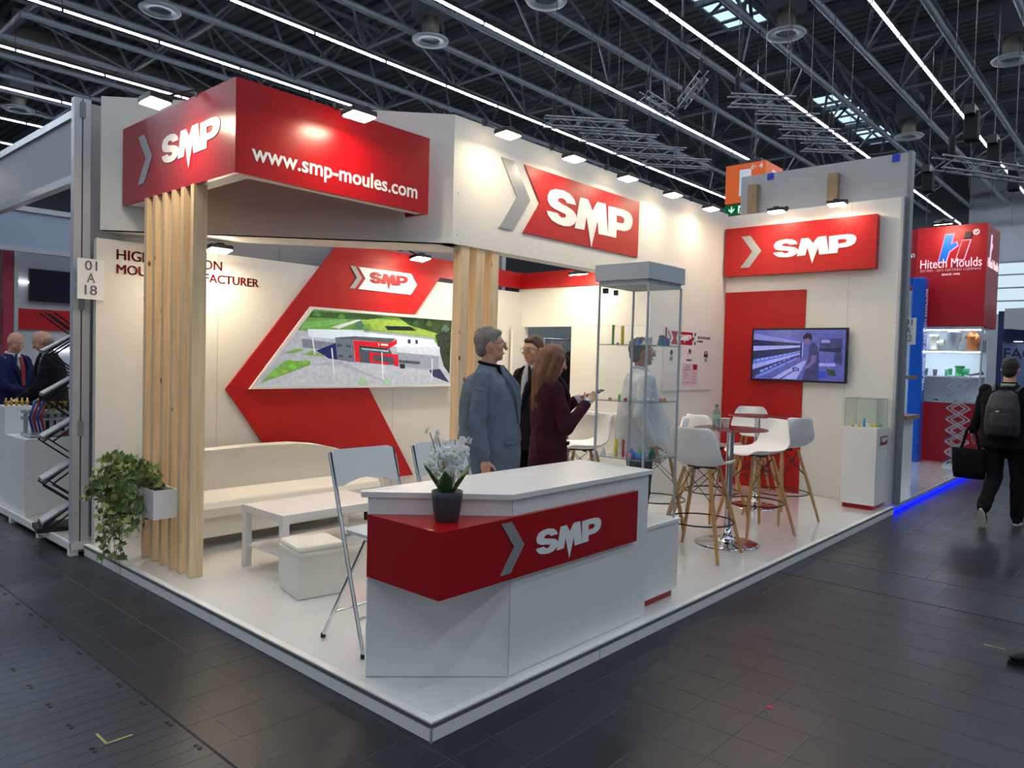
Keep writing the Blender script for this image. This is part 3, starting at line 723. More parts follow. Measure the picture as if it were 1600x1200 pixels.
# coordinates below are pixels in the flat picture (1600 x 682 view), turned to wall coordinates
def px(x, y):
    # frame corners in that view: TL 500,45  TR 1545,130  BR 1535,620  BL 55,640
    y0 = 45 + (x - 500) * .0815; y1 = 640 - (x - 55) * .0135
    v = 1 - (y - y0) / (y1 - y0)
    xl = 55 + (500 - 55) * v; xr = 1535 + 10 * v
    return inP(min(1, max(0, (x - xl) / (xr - xl))), min(1, max(0, v)))
def pp(*q): return [px(a, b) for a, b in q]
PIC = [((176, 182, 192), [inP(0, 0), inP(1, 0), inP(1, 1), inP(0, 1)]),
       ((104, 150, 70), [inP(0, .72), inP(1, .55), inP(1, 1), inP(0, 1)]),
       ((112, 172, 92), pp((430, 140), (720, 118), (720, 140), (600, 165), (410, 190))),
       ((206, 208, 206), pp((600, 180), (790, 120), (830, 122), (660, 190))),
       ((140, 170, 70), pp((820, 120), (1100, 108), (1400, 200), (1420, 260), (830, 190))),
       ((40, 66, 34), pp((1100, 100), (1545, 132), (1540, 300), (1430, 230), (1180, 160))),
       ((30, 46, 30), pp((1400, 240), (1540, 200), (1536, 540), (1480, 480), (1440, 360))),
       ((60, 92, 44), pp((470, 60), (900, 80), (1000, 100), (860, 120), (470, 105))),
       ((24, 26, 32), pp((990, 168), (1190, 172), (1240, 205), (1010, 200))),
       ((208, 224, 236), pp((446, 195), (830, 200), (1380, 262), (1440, 350), (1080, 330), (620, 270), (446, 255))),
       ((150, 160, 172), pp((830, 200), (1380, 258), (1385, 275), (830, 216))),
       ((226, 230, 240), pp((1080, 262), (1310, 270), (1310, 320), (1080, 300))),
       ((58, 64, 94), pp((1165, 272), (1190, 272), (1190, 305), (1165, 303))), ((58, 64, 94), pp((1228, 275), (1250, 276), (1250, 307), (1228, 306))),
       ((118, 124, 136), pp((396, 268), (620, 300), (620, 350), (396, 340))),
       ((30, 36, 94), pp((480, 360), (620, 300), (620, 430), (560, 420))),
       ((104, 112, 126), pp((620, 258), (745, 275), (745, 450), (620, 430))),
       ((84, 90, 98), pp((620, 258), (760, 248), (1070, 265), (1020, 300), (745, 275))),
       ((70, 78, 90), pp((745, 300), (1010, 330), (1070, 470), (780, 450))),
       ((196, 204, 220), pp((1070, 330), (1440, 330), (1440, 400), (1070, 370))),
       ((138, 148, 164), pp((1075, 372), (1430, 405), (1428, 500), (1080, 470))),
       ((70, 78, 92), pp((1085, 430), (1262, 442), (1262, 466), (1085, 452))),
       ((206, 18, 34), pp((745, 278), (1015, 300), (1075, 270), (1075, 305), (1010, 342), (780, 318), (782, 446), (748, 446))),
       ((206, 18, 34), pp((856, 372), (1080, 388), (1082, 480), (1046, 486), (1046, 408), (880, 392), (880, 436), (1004, 450), (1000, 470), (856, 452))),
       ((150, 176, 180), pp((800, 326), (1005, 345), (1005, 370), (800, 350))),
       ((38, 56, 40), pp((790, 322), (1000, 344), (1000, 356), (790, 336))),
       ((236, 238, 240), pp((924, 302), (932, 312), (924, 322), (930, 322), (938, 312), (930, 302))), ((236, 238, 240), pp((948, 305), (1003, 309), (1003, 322), (948, 318))),
       ((180, 186, 198), pp((100, 620), (430, 470), (640, 440), (1060, 480), (1330, 510), (1535, 600), (1535, 620), (60, 640))),
       ((160, 166, 178), pp((420, 470), (640, 440), (960, 590), (950, 600), (640, 480))),
       ((40, 48, 86), pp((1340, 510), (1440, 500), (1530, 606), (1380, 560))),
       ((120, 160, 84), pp((270, 380), (350, 345), (410, 350), (330, 384))), ((120, 160, 84), pp((390, 390), (450, 360), (540, 400), (430, 400))),
       ((110, 156, 76), pp((100, 610), (180, 520), (270, 440), (430, 440), (430, 470), (200, 570))),
       ((36, 38, 44), pp((1090, 462), (1130, 460), (1134, 498), (1092, 496)))]
for cx0, cy0, rr, c in ((295, 450, 22, (96, 160, 60)), (310, 485, 26, (120, 190, 70)), (395, 455, 24, (110, 176, 60)), (190, 540, 30, (122, 186, 76)), (260, 520, 18, (140, 170, 70)), (790, 600, 34, (150, 190, 140)), (980, 600, 26, (150, 196, 150)), (520, 80, 26, (80, 130, 60)), (680, 95, 24, (90, 140, 60)), (860, 175, 30, (110, 150, 64)), (800, 160, 34, (70, 112, 94)), (1230, 150, 30, (50, 84, 40)), (1340, 150, 26, (60, 96, 40)), (1480, 190, 34, (66, 100, 94))):
    PIC.append((c, pp(*[(cx0 + rr * (1 + .25 * math.sin(3 * a)) * math.cos(a), cy0 + rr * .8 * (1 + .2 * math.cos(5 * a)) * math.sin(a)) for a in [k * math.pi / 7 for k in range(14)]])))
for x, y0, y1 in ((583, 340, 540), (947, 370, 590), (1364, 420, 590), (463, 250, 390)): PIC.append(((228, 232, 238), pp((x - 4, y0), (x + 4, y0), (x + 3, y1), (x - 3, y1))))
for i, (x, y) in enumerate(((640, 318), (700, 326), (640, 400), (710, 405))): PIC.append(((64, 70, 82), pp((x - 16, y - 10), (x + 16, y - 8), (x + 16, y + 10), (x - 16, y + 8))))
picture('print', PIC, pic, vcol('aerial_print', 0.35, .25), (0, 4.028, 0), (1, 0, 0), (0, 0, 1))
# ---- cabin door leaf, clothes rail and coats inside
dl_ = thing('door_1', 'white door leaf standing open beside the cabin doorway', 'door', (5.0, 4.0, HP)); dl_['kind'] = 'structure'
MB().box(4.93, 5.17, 3.985, 4.02, HP + .01, 2.06).build('leaf', WALLW, dl_)
MB().tube([(4.98, 3.985, 1.1), (4.98, 3.95, 1.1), (5.08, 3.95, 1.1)], .009, 8).build('handle', CHROME, dl_)
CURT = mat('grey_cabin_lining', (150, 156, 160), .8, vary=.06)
struct(MB().box(6.6, 6.65, 2.25, 4.1, HP, 2.5).build('wall_cabin_inner', CURT, loc=(6.6, 3.2, HP)))
struct(MB().box(5.24, 6.65, 4.06, 4.10, HP, 2.5).build('wall_cabin_rear', CURT, loc=(6, 4.08, HP)))
rl = thing('clothes_rail', 'chrome clothes rail inside the cabin behind the doorway', 'rail', (5.9, 3.8, HP))
MB().tube([(5.32, 3.8, 1.93), (6.5, 3.8, 1.93)], .014, 8).build('bar', CHROME, rl)
for x in (5.34, 6.48): MB().tube([(x, 3.8, HP), (x, 3.8, 1.93)], .016, 8).build('upright', CHROME, rl)
for i, (x, cc, nm, z) in enumerate(((5.50, (30, 30, 32), 'black', .85), (5.60, (26, 28, 34), 'dark navy', .9), (5.69, (34, 32, 30), 'charcoal', .82), (5.78, (96, 62, 40), 'brown', .8), (5.88, (66, 44, 34), 'dark brown', .84), (6.0, (40, 38, 40), 'dark grey', .9))):
    t = thing('hanging_coat', nm + ' coat hanging on the rail inside the cabin', 'coat', (x, 3.8, z), 'coats on the rail')
    mb = MB().loft([(x, 3.8, z, .045, .17), (x, 3.8, z + .45, .04, .16), (x, 3.8, z + .75, .04, .19), (x, 3.8, z + .87, .035, .12), (x, 3.8, z + .93, .025, .03)], 14)
    mb.build('cloth', mat('coat_' + nm.replace(' ', '_'), cc, .9, vary=.15, scale=8), t)
    MB().tube([(x, 3.8, z + .92), (x, 3.8, 1.90), (x, 3.82, 1.95), (x, 3.80, 1.955)], .004, 6).build('hanger_hook', CHROME, t)
# ---- right wall: red panel, sign box, television, poster
tag(MB().box(7.035, 7.05, 1.081, 2.13, HP + .002, 2.60).build('red_wall_panel', REDM), 'tall red panel on the right wall behind the television', 'panel')
sb = thing('sign_box', 'red box sign with steel chevron and white letters on the right wall', 'sign', (6.98, 1.2, 2.79))
MB().box(6.94, 7.05, .275, 2.115, 2.80, 3.415).build('box', REDM, sb)
chevron((6.938, 1.895, 2.90), (0, -1, 0), (0, 0, 1), .272, .40, sb)
smp((6.938, 1.475, 3.005), (0, -1, 0), (0, 0, 1), .985, sb)
tvt = thing('television', 'flat television showing a worker beside shelves on the right wall', 'television', (6.98, 1.13, 1.47))
MB().box(6.962, 6.998, .545, 1.715, 1.468, 2.125).build('casing', BLACKP, tvt, bevel=.004)
MB().box(6.998, 7.05, .9, 1.4, 1.6, 2.0).build('wall_mount', BLACKM, tvt)
def tvp(*q): return [((x - 100) / 1400 * 1.12, (870 - y) / 720 * .612) for x, y in q]
TVP = [((84, 92, 168), tvp((100, 150), (1500, 150), (1500, 870), (100, 870))),
       ((120, 128, 206), tvp((100, 195), (650, 290), (840, 320), (840, 345), (100, 290))), ((36, 40, 78), tvp((100, 290), (840, 345), (840, 372), (400, 382), (100, 385))),
       ((148, 158, 232), tvp((100, 385), (840, 372), (840, 400), (100, 460))), ((40, 46, 84), tvp((100, 460), (840, 402), (840, 450), (100, 590))),
       ((96, 120, 214), tvp((120, 590), (600, 500), (840, 445), (840, 470), (100, 655))), ((150, 160, 236), tvp((100, 660), (840, 480), (840, 500), (100, 735))),
       ((48, 54, 104), tvp((100, 740), (840, 510), (800, 560), (150, 850), (100, 860))), ((110, 130, 220), tvp((150, 830), (800, 540), (800, 570), (300, 810), (160, 860))),
       ((150, 158, 232), tvp((420, 860), (900, 590), (950, 590), (800, 860))), ((50, 54, 100), tvp((540, 860), (760, 730), (775, 738), (570, 862))),
       ((40, 44, 86), tvp((845, 340), (885, 340), (885, 550), (845, 550))), ((134, 142, 220), tvp((870, 330), (890, 330), (890, 545), (870, 545))),
       ((58, 62, 112), tvp((1130, 280), (1460, 270), (1460, 400), (1130, 400))), ((40, 42, 76), tvp((1130, 410), (1450, 400), (1440, 470), (1130, 450))), ((132, 140, 214), tvp((1150, 290), (1280, 290), (1280, 335), (1150, 335))),
       ((60, 62, 104), tvp((1350, 470), (1460, 460), (1460, 640), (1350, 600))), ((140, 150, 224), tvp((1130, 620), (1360, 620), (1380, 660), (1130, 665))),
       ((54, 66, 60), tvp((1240, 700), (1360, 710), (1390, 800), (1270, 790))), ((48, 70, 190), tvp((1140, 740), (1240, 730), (1260, 820), (1140, 830))),
       ((58, 60, 106), tvp((985, 370), (1040, 330), (1085, 360), (1125, 480), (1130, 640), (1130, 870), (890, 870), (940, 700), (970, 560))),
       ((108, 92, 150), tvp((1020, 510), (1090, 520), (1080, 600), (990, 690), (930, 710), (930, 680), (1010, 600))), ((108, 92, 150), tvp((780, 570), (960, 550), (960, 585), (790, 598))),
       ((112, 94, 150), tvp((890, 280), (960, 240), (1000, 290), (980, 350), (930, 372), (905, 330))), ((34, 28, 44), tvp((880, 250), (930, 195), (1000, 205), (1020, 270), (1000, 300), (960, 270), (900, 290))),
       ((34, 38, 80), tvp((735, 700), (760, 685), (840, 700), (840, 735), (760, 745), (740, 725))), ((132, 142, 226), tvp((760, 702), (825, 706), (825, 724), (765, 730)))]
for i in range(9): TVP.append(((140, 156, 236), tvp((165 + 72 * i, 610 - 14 * i), (215 + 70 * i, 600 - 14 * i), (215 + 70 * i, 570 - 12 * i), (165 + 72 * i, 580 - 12 * i))))
for i in range(7): TVP.append(((136, 150, 232), tvp((230 + 72 * i, 780 - 33 * i), (290 + 68 * i, 760 - 32 * i), (290 + 68 * i, 725 - 28 * i), (230 + 72 * i, 745 - 29 * i))))
picture('screen', TVP, tvt, vcol('tv_screen', 0.30, .15), (6.9605, 1.69, 1.490), (0, -1, 0), (0, 0, 1))
po = thing('info_poster', 'white notice board with red logo header and small leaflet on the cabin wall', 'poster', (6.1, 2.13, 1.33))
MB().box(5.49, 6.705, 2.122, 2.138, 1.33, 2.085).build('board', mat('poster_white', (224, 218, 212), .45, vary=.01), po)
MB().prism([(5.84, 1.88), (6.16, 1.88), (6.16, 2.035), (5.84, 2.035)], (0, 2.120, 0), (1, 0, 0), (0, 0, 1), .002).build('red_field', REDM, po)
MB().prism([(5.64, 1.88), (5.80, 1.88), (5.76, 1.955), (5.80, 2.035), (5.64, 2.035), (5.70, 1.955)], (0, 2.120, 0), (1, 0, 0), (0, 0, 1), .002).build('red_arrow_tail', DEEPRED, po)
chevron((5.55, 2.120, 1.885), (1, 0, 0), (0, 0, 1), .1, .15, po, t=.002)
smp((5.80, 2.1195, 1.935), (1, 0, 0), (0, 0, 1), .33, po, t=.002)
INK = mat('dark_ink', (52, 38, 66), .6)
mb = MB()
for x, z in ((6.21, 1.995), (6.21, 1.885), (6.17, 1.94)): mb.box(x, x + .03, 2.119, 2.121, z, z + .04)
mb.build('pixel_marks', INK, po)
lettering('MECHATRONIC', (6.30, 2.1205, 1.965), (1, 0, 0), (0, 0, 1), .33, INK, po)
lettering('company', (6.28, 2.1205, 1.925), (1, 0, 0), (0, 0, 1), .15, INK, po)
mb = MB().prism([(0, 0), (.03, .06), (.06, .02), (.08, .07), (.05, .1), (.02, .09)], (6.06, 2.1205, 1.74), (1, 0, 0), (0, 0, 1), .002); mb.build('pictogram', INK, po)
mb = MB()
for i in range(3): mb.ell((6.49 + i * .035, 2.121, 1.80 + (.01 if i == 1 else 0)), (.013, .002, .013), nu=8, nv=6); mb.prism([(-.017, 0), (.017, 0), (.014, .045), (-.014, .045)], (6.49 + i * .035, 2.1205, 1.74), (1, 0, 0), (0, 0, 1), .002)
mb.build('pictogram', INK, po)
mb = MB().ell((5.66, 2.121, 1.78), (.035, .002, .035), nu=10, nv=6); mb.build('pictogram', INK, po)
lettering('80', (5.62, 2.1205, 1.685), (1, 0, 0), (0, 0, 1), .07, INK, po)
lettering('10 000 m\u00b2', (6.02, 2.1205, 1.685), (1, 0, 0), (0, 0, 1), .15, INK, po)
lettering('65', (6.50, 2.1205, 1.685), (1, 0, 0), (0, 0, 1), .06, INK, po)
lf = thing('leaflet', 'pale pink leaflet with small drawings pinned on the notice board', 'leaflet', (6.12, 2.119, 1.40))
MB().box(5.93, 6.31, 2.1165, 2.1215, 1.39, 1.655).build('sheet', mat('leaflet_paper', (216, 186, 190), .6), lf)
MB().box(6.19, 6.29, 2.1155, 2.1165, 1.58, 1.645).build('red_block', DEEPRED, lf)
mb = MB()
for a, b in (((5.97, 1.55), (6.08, 1.50)), ((5.98, 1.47), (6.02, 1.52)), ((6.0, 1.43), (6.1, 1.42)), ((6.18, 1.54), (6.28, 1.54)), ((6.19, 1.50), (6.28, 1.50)), ((6.19, 1.46), (6.28, 1.46)), ((6.19, 1.42), (6.28, 1.42)), ((6.0, 1.63), (6.1, 1.63)), ((5.98, 1.605), (6.12, 1.605)), ((5.95, 1.58), (6.15, 1.58))): mb.bar((a[0], 2.116, a[1]), (b[0], 2.116, b[1]), .001, .005)
mb.build('line_drawings', INK, lf)
# ledge along the cabin side wall
tag(MB().box(5.02, 5.18, 2.3, 3.2, 1.02, 1.05).box(5.12, 5.18, 2.3, 3.2, .95, 1.02).build('wall_ledge', WHITE), 'narrow white ledge on the cabin wall behind the woman', 'ledge')
# ---- flood lamps of the stand
LF = 'flood lamp on the fascia above the large sign, '
for i, x in enumerate((2.42, 3.32, 4.22, 5.12, 6.02)):
    flood(LF + ['leftmost of five', 'second from the left', 'third from the left', 'fourth from the left', 'rightmost of five'][i], (x, 1.86, 3.49), (0, 1), (x, 2.13, 3.64), 94, gain=.62)
flood('flood lamp over the left face of the red corner box', (-.08, 2.66, 3.235), (1, 0), (.20, 2.66, 3.375), 94)
flood('flood lamp over the web address of the red corner box', (.93, 1.86, 3.255), (0, 1), (.93, 2.13, 3.375), 94)
flood('flood lamp above the right wall sign, left one', (6.76, 1.37, 3.525), (1, 0), (7.06, 1.37, 3.61), 94, gain=.8)
flood('flood lamp above the right wall sign, right one', (6.76, .665, 3.53), (1, 0), (7.06, .665, 3.61), 94, gain=.8)
flood('flood lamp on the back wall above the lettering', (.91, 3.76, 2.50), (0, 1), (.91, 4.08, 2.53), 100, gain=1.7)
flood('flood lamp above the white arrow logo on the back wall', (3.13, 3.73, 2.69), (0, 1), (3.13, 4.05, 2.82), 100, gain=1.7)
flood('flood lamp half hidden behind the pine posts', (4.17, 3.73, 2.68), (0, 1), (4.17, 4.05, 2.81), 100, gain=1.4)
flood('flood lamp over the cabin wall beside the doorway', (4.86, 2.92, 2.66), (1, 0), (5.17, 2.92, 2.82), 80, gain=1.2)

# ================================================================ COUNTER, SHOWCASES, FURNITURE
ct = thing('reception_counter', 'white reception counter with red band in front of the stand', 'counter', (1.0, .33, HP))
body = [(.08, .565), (.571, .075), (1.83, .075), (1.83, .60), (.10, .60)]
MB().prism(body, (0, 0, .965), (1, 0, 0), (0, 1, 0), .965 - HP).build('body', WHITE, ct)
MB().box(.5695, .5725, .0742, .0752, HP, .965).build('panel_joint', PANELG, ct)
MB().prism([(.05, .585), (.558, .058), (1.855, .058), (1.855, .62), (.07, .62)], (0, 0, .995), (1, 0, 0), (0, 1, 0), .028).build('worktop', WHITE, ct, bevel=.002)
MB().prism([(.072, .05), (1.675, .05), (1.675, .0748), (.572, .0748), (.082, .563), (.072, .563)], (0, 0, .886), (1, 0, 0), (0, 1, 0), .302).build('red_band', RED, ct)
chevron((.462, .048, .617), (1, 0, 0), (0, 0, 1), .172, .25, ct)
smp((.722, .048, .668), (1, 0, 0), (0, 0, 1), .57, ct)
# tall glass showcase
sc = thing('glass_showcase', 'tall glass showcase with grey cap on a white pedestal right of the counter', 'showcase', (2.11, .35, HP))
MB().box(1.885, 2.335, .135, .57, .14, .605).build('pedestal', WHITE, sc)
MB().box(1.91, 2.31, .16, .55, HP, .14).build('plinth', RED, sc)
MB().box(1.875, 2.345, .125, .58, .595, .615).build('base_board', WHITE, sc)
MB().box(1.88, 2.34, .15, .56, 2.175, 2.283).build('cap', mat('showcase_grey', (192, 197, 199), .4), sc, bevel=.004)
MB().box(1.90, 2.32, .17, .54, 2.145, 2.175).build('cap_underside', mat('showcase_grey', (192, 197, 199), .4), sc)
for x, y in ((1.905, .165), (2.315, .165), (1.905, .535), (2.315, .535)): MB().tube([(x, y, .615), (x, y, 2.15)], .0085, 8).build('corner_post', ALU, sc)
for a in ((1.905, 2.315, .163, .167), (1.905, 2.315, .533, .537), (1.903, 1.907, .165, .535), (2.313, 2.317, .165, .535)):
    MB().box(*a, .618, 2.147).build('glass_pane', GLASS, sc)
SHZ = (1.03, 1.40, 1.766)
for z in SHZ: MB().box(1.91, 2.31, .172, .53, z - .006, z).build('glass_shelf', GLASSG, sc)
for z in SHZ:
    mb = MB().box(1.91, 2.31, .17, .1735, z - .006, z).box(1.9085, 1.912, .172, .53, z - .006, z); mb.build('shelf_edge', mat('glass_edge', (120, 150, 150), .2), sc)
MB().box(1.93, 1.955, .50, .53, 2.10, 2.135).build('lock', BLACKP, sc)
MB().box(2.08, 2.10, .52, .545, 2.10, 2.135).build('hinge', BLACKP, sc)
PL = {}
def plast(nm, c): return mat('plastic_' + nm, c, .3, vary=.03)
def sample(name, label, x, y, z, prof, m, extra=None, n=12):
    o = MB().lathe(prof, (x, y, z), n)
    if extra: extra(o)
    return tag(o.build(name, m), label, 'plastic part', 'moulded samples in the showcase')
tb = lambda r, h: [(0, 0), (r, 0), (r * 1.05, .01), (r, .012), (r, h), (r * .6, h + .004), (0, h + .004)]
G_, Y_, R_, B_, W_, PK, PU = [plast(*q) for q in (('green', (120, 190, 70)), ('yellow', (228, 200, 30)), ('red', (190, 20, 50)), ('blue', (70, 130, 200)), ('white', (230, 230, 232)), ('pink', (226, 130, 140)), ('purple', (110, 80, 170)))]
TEAL = plast('teal', (70, 110, 130)); ORA = plast('orange', (226, 160, 60))
sample('tube_sample', 'slim green plastic tube on the top glass shelf', 1.965, .46, SHZ[2], tb(.009, .125), G_)
sample('tube_sample', 'tall yellow plastic tube on the top glass shelf', 1.985, .40, SHZ[2], tb(.010, .118), Y_)
sample('cap_sample', 'tiny grey cap beside the yellow tube on the top shelf', 1.97, .425, SHZ[2], tb(.007, .008), TEAL)
sample('funnel_sample', 'light blue plastic cone on the top glass shelf', 2.02, .30, SHZ[2], [(.016, 0), (.014, .01), (.005, .035), (0, .036)], B_)
sample('valve_sample', 'white valve piece on the top glass shelf', 2.04, .27, SHZ[2], [(.02, 0), (.02, .006), (.008, .008), (.008, .03), (.012, .032), (0, .034)], W_)
sample('jar_sample', 'white lidded jar on the top glass shelf', 2.08, .26, SHZ[2], [(.022, 0), (.022, .04), (.026, .042), (.026, .055), (0, .056)], W_)
sample('pump_sample', 'teal pump head on the top glass shelf', 2.18, .22, SHZ[2], [(.03, 0), (.026, .03), (.02, .05), (.024, .062), (.01, .07), (0, .072)], TEAL)
sample('clip_sample', 'purple clip on the top glass shelf', 2.23, .21, SHZ[2], [(.018, 0), (.02, .03), (.012, .05), (0, .052)], PU)
sample('tube_sample', 'thin red plastic stick on the top glass shelf', 2.25, .23, SHZ[2], tb(.006, .12), R_)
for i, (x, y, m, nm) in enumerate(((1.95, .46, ORA, 'orange cap'), (1.97, .40, G_, 'pale green vial'), (1.985, .36, R_, 'dark red ring'), (2.03, .28, W_, 'white connector'), (2.08, .25, W_, 'white flat clip'), (2.13, .24, W_, 'white nozzle'), (2.19, .22, PK, 'pale pink cap'), (2.24, .22, ORA, 'yellow orange cap'))):
    sample('cap_sample', nm + ' on the middle glass shelf', x, y, SHZ[1], tb(.011 if i != 1 else .008, .014 if i != 1 else .035), m)
sample('tube_sample', 'white stick hanging point above the middle shelf', 2.03, .285, SHZ[1] + .016, tb(.005, .04), W_)
sample('tube_sample', 'tall yellow plastic tube on the lowest glass shelf', 1.98, .42, SHZ[0], tb(.010, .11), Y_)
sample('tube_sample', 'tall red plastic tube on the lowest glass shelf', 1.99, .37, SHZ[0], tb(.008, .11), R_)
sample('spray_sample', 'white spray nozzle on the lowest glass shelf', 1.94, .49, SHZ[0], [(.016, 0), (.014, .02), (.006, .04), (.009, .05), (0, .052)], W_)
sample('clip_sample', 'pink ribbed clip on the lowest glass shelf', 2.0, .33, SHZ[0], [(.014, 0), (.016, .02), (.01, .028), (0, .03)], PK)
sample('tray_sample', 'blue plastic tray on the lowest glass shelf', 2.05, .28, SHZ[0], [(.035, 0), (.042, .03), (.038, .03), (.03, .006), (0, .006)], B_)
sample('funnel_sample', 'light blue dome on the lowest glass shelf', 2.03, .33, SHZ[0], [(.018, 0), (.016, .04), (.008, .055), (0, .058)], B_)
sample('funnel_sample', 'mint green nozzle on the lowest glass shelf', 2.08, .30, SHZ[0], [(.02, 0), (.016, .03), (.005, .05), (.004, .07), (0, .071)], G_)
sample('pot_sample', 'dark green lidded pot on the lowest glass shelf', 2.14, .24, SHZ[0], [(.024, 0), (.024, .025), (.016, .03), (.016, .05), (0, .052)], plast('dark_green', (20, 90, 60)))
t = thing('steel_block', 'grey steel mould block on the floor of the glass showcase', 'metal block', (1.97, .26, .615))
MB().box(1.93, 2.03, .21, .31, .615, .675).build('block', ALU, t, bevel=.003)
for x in (1.95, 1.98, 2.01): MB().tube([(x, .209, .645), (x, .2115, .645)], .006, 8).build('bore', BLACKM, t)
# small vitrine at the right wall
vt = thing('pedestal_vitrine', 'white pedestal with glass hood beside the right wall end', 'showcase', (6.8, .27, HP))
MB().box(6.585, 7.03, .085, .445, .14, .995).build('pedestal', WHITE, vt)
MB().box(6.61, 7.01, .105, .425, HP, .14).build('plinth', RED, vt)
for a in ((6.60, 7.015, .098, .102), (6.60, 7.015, .43, .434), (6.60, 6.604, .10, .432), (7.011, 7.015, .10, .432)): MB().box(*a, .997, 1.313).build('glass_pane', GLASSG, vt)
MB().box(6.60, 7.015, .098, .434, 1.311, 1.316).build('glass_top', GLASSG, vt)
mb = MB()
for x, y in ((6.602, .10), (7.013, .10), (6.602, .432), (7.013, .432)): mb.box(x - .002, x + .002, y - .002, y + .002, .997, 1.314)
for a in ((6.60, 7.015, .099, .102), (6.60, 7.015, .43, .433), (6.60, 6.603, .1, .432), (7.012, 7.015, .1, .432)): mb.box(*a, 1.311, 1.317)
mb.build('glass_edges', mat('glass_edge', (120, 150, 150), .2), vt)
MB().prism([(6.74, .80), (7.0, .80), (7.0, .90), (6.74, .90)], (0, .0835, 0), (1, 0, 0), (0, 0, 1), .002).build('logo_plate', DEEPRED, vt)
chevron((6.68, .083, .80), (1, 0, 0), (0, 0, 1), .07, .10, vt, t=.002)
smp((6.77, .083, .84), (1, 0, 0), (0, 0, 1), .21, vt, t=.002)
for i, (x, y, m, nm, pr) in enumerate(((6.66, .36, ORA, 'orange clip', tb(.018, .02)), (6.69, .30, Y_, 'yellow cap', tb(.022, .018)), (6.72, .26, B_, 'blue and white dropper', [(.014, 0), (.014, .06), (.009, .065), (.009, .10), (0, .102)]), (6.76, .24, W_, 'clear dome', [(.03, 0), (.028, .02), (.015, .035), (0, .04)]), (6.82, .20, ORA, 'small orange ring', tb(.014, .012)), (6.86, .18, Y_, 'yellow cube cap', tb(.022, .03)), (6.89, .16, G_, 'green ring', tb(.02, .025)), (6.92, .15, B_, 'blue cap', tb(.024, .025)))):
    tag(MB().lathe(pr, (x, y, .996), 12).build('moulded_sample', m), nm + ' inside the glass hood of the white pedestal', 'plastic part', 'moulded samples in the vitrine')
# ---- orchid on the counter band
oc = thing('potted_orchid', 'white orchid in a dark grey pot on the red counter band', 'plant', (.265, .215, .886))
ox, oy, oz = .265, .215, .886
MB().lathe([(.052, 0), (.056, .004), (.066, .06), (.072, .11), (.074, .14), (.069, .142), (.066, .125), (0, .122)], (ox, oy, oz), 28).build('pot', mat('dark_grey_pot', (62, 62, 70), .5), oc)
LEAFG = mat('orchid_leaf', (52, 92, 40), .35, vary=.25, scale=14); STEMG = mat('orchid_stem', (92, 84, 50), .5); PETAL = mat('orchid_petal', (240, 240, 236), .5, vary=.02)
PETY = mat('orchid_centre', (214, 206, 110), .5)
def blade(L, W, bend, th=.0016):
    vs = []; n = 8
    for i in range(n + 1):
        s = i / n; w = W * math.sin(math.pi * min(1, .08 + s * .92)) ** .7; y = L * s * math.cos(bend * s); z = L * s * math.sin(max(.1, 1.25 - bend * s))
        vs += [(-w / 2, y * .6, z), (0, y * .6 + .004, z - .006), (w / 2, y * .6, z)]
    fs = []
    for i in range(n):
        a = i * 3; fs += [(a, a + 1, a + 4, a + 3), (a + 1, a + 2, a + 5, a + 4)]
    mb = MB(); mb.add(vs, fs, True); return mb
for i, (az, L, W, bd) in enumerate(((20, .16, .05, .25), (75, .17, .055, .2), (130, .16, .05, .3), (190, .15, .048, .4), (250, .17, .052, .2), (310, .16, .05, .3), (350, .12, .045, .7), (100, .12, .045, .7), (160, .11, .045, .9))):
    me = blade(L, W, bd).mesh('leaf'); me.materials.append(LEAFG)
    o = inst(me, 'leaf', (.018 * math.cos(math.radians(az + 90)), .018 * math.sin(math.radians(az + 90)), .12), oc, rot=(0, 0, math.radians(az)))
    sm = o.modifiers.new('thick', 'SOLIDIFY'); sm.thickness = .002
fl = MB()
for k in range(5):
    a = k * 2 * math.pi / 5 + .3; M = Matrix.Rotation(a, 3, 'Y')
    fl.ell(M @ Vector((0, 0, .017)), (.0125, .0025, .015), M, 8, 6)
flm = fl.mesh('blossom'); flm.materials.append(PETAL)
flc = MB().ell((0, -.005, 0), (.006, .006, .006), None, 6, 5).mesh('blossom_centre'); flc.materials.append(PETY)
rnd = random.Random(3)
for sx_, sy_, tx_, ty_, hh in ((-.02, .02, -.05, .075, .29), (-.015, -.01, -.03, .04, .27), (.02, .0, .035, -.01, .26), (.025, -.015, .08, -.06, .27)):
    pts = [Vector((ox + sx_ + (tx_ - sx_) * s ** 1.8, oy + sy_ + (ty_ - sy_) * s ** 1.8, oz + .12 + hh * s)) for s in [k / 8 for k in range(9)]]
    MB().tube(pts, .0022, 6).build('stem', STEMG, oc)
    for j in range(9):
        s = .45 + .55 * j / 8; p = pts[0].lerp(pts[-1], s); p = pts[min(8, int(s * 8))]
        q = p + Vector((rnd.uniform(-.035, .035), rnd.uniform(-.035, .035), rnd.uniform(-.015, .02)))
        b_ = inst(flm, 'blossom', q - Vector((ox, oy, oz)), oc, rot=(rnd.uniform(-.4, .4), rnd.uniform(-1, 1), rnd.uniform(-1.6, .6)), scale=(1 if s < .9 else .6,) * 3)
        inst(flc, 'blossom_centre', (0, 0, 0), b_)
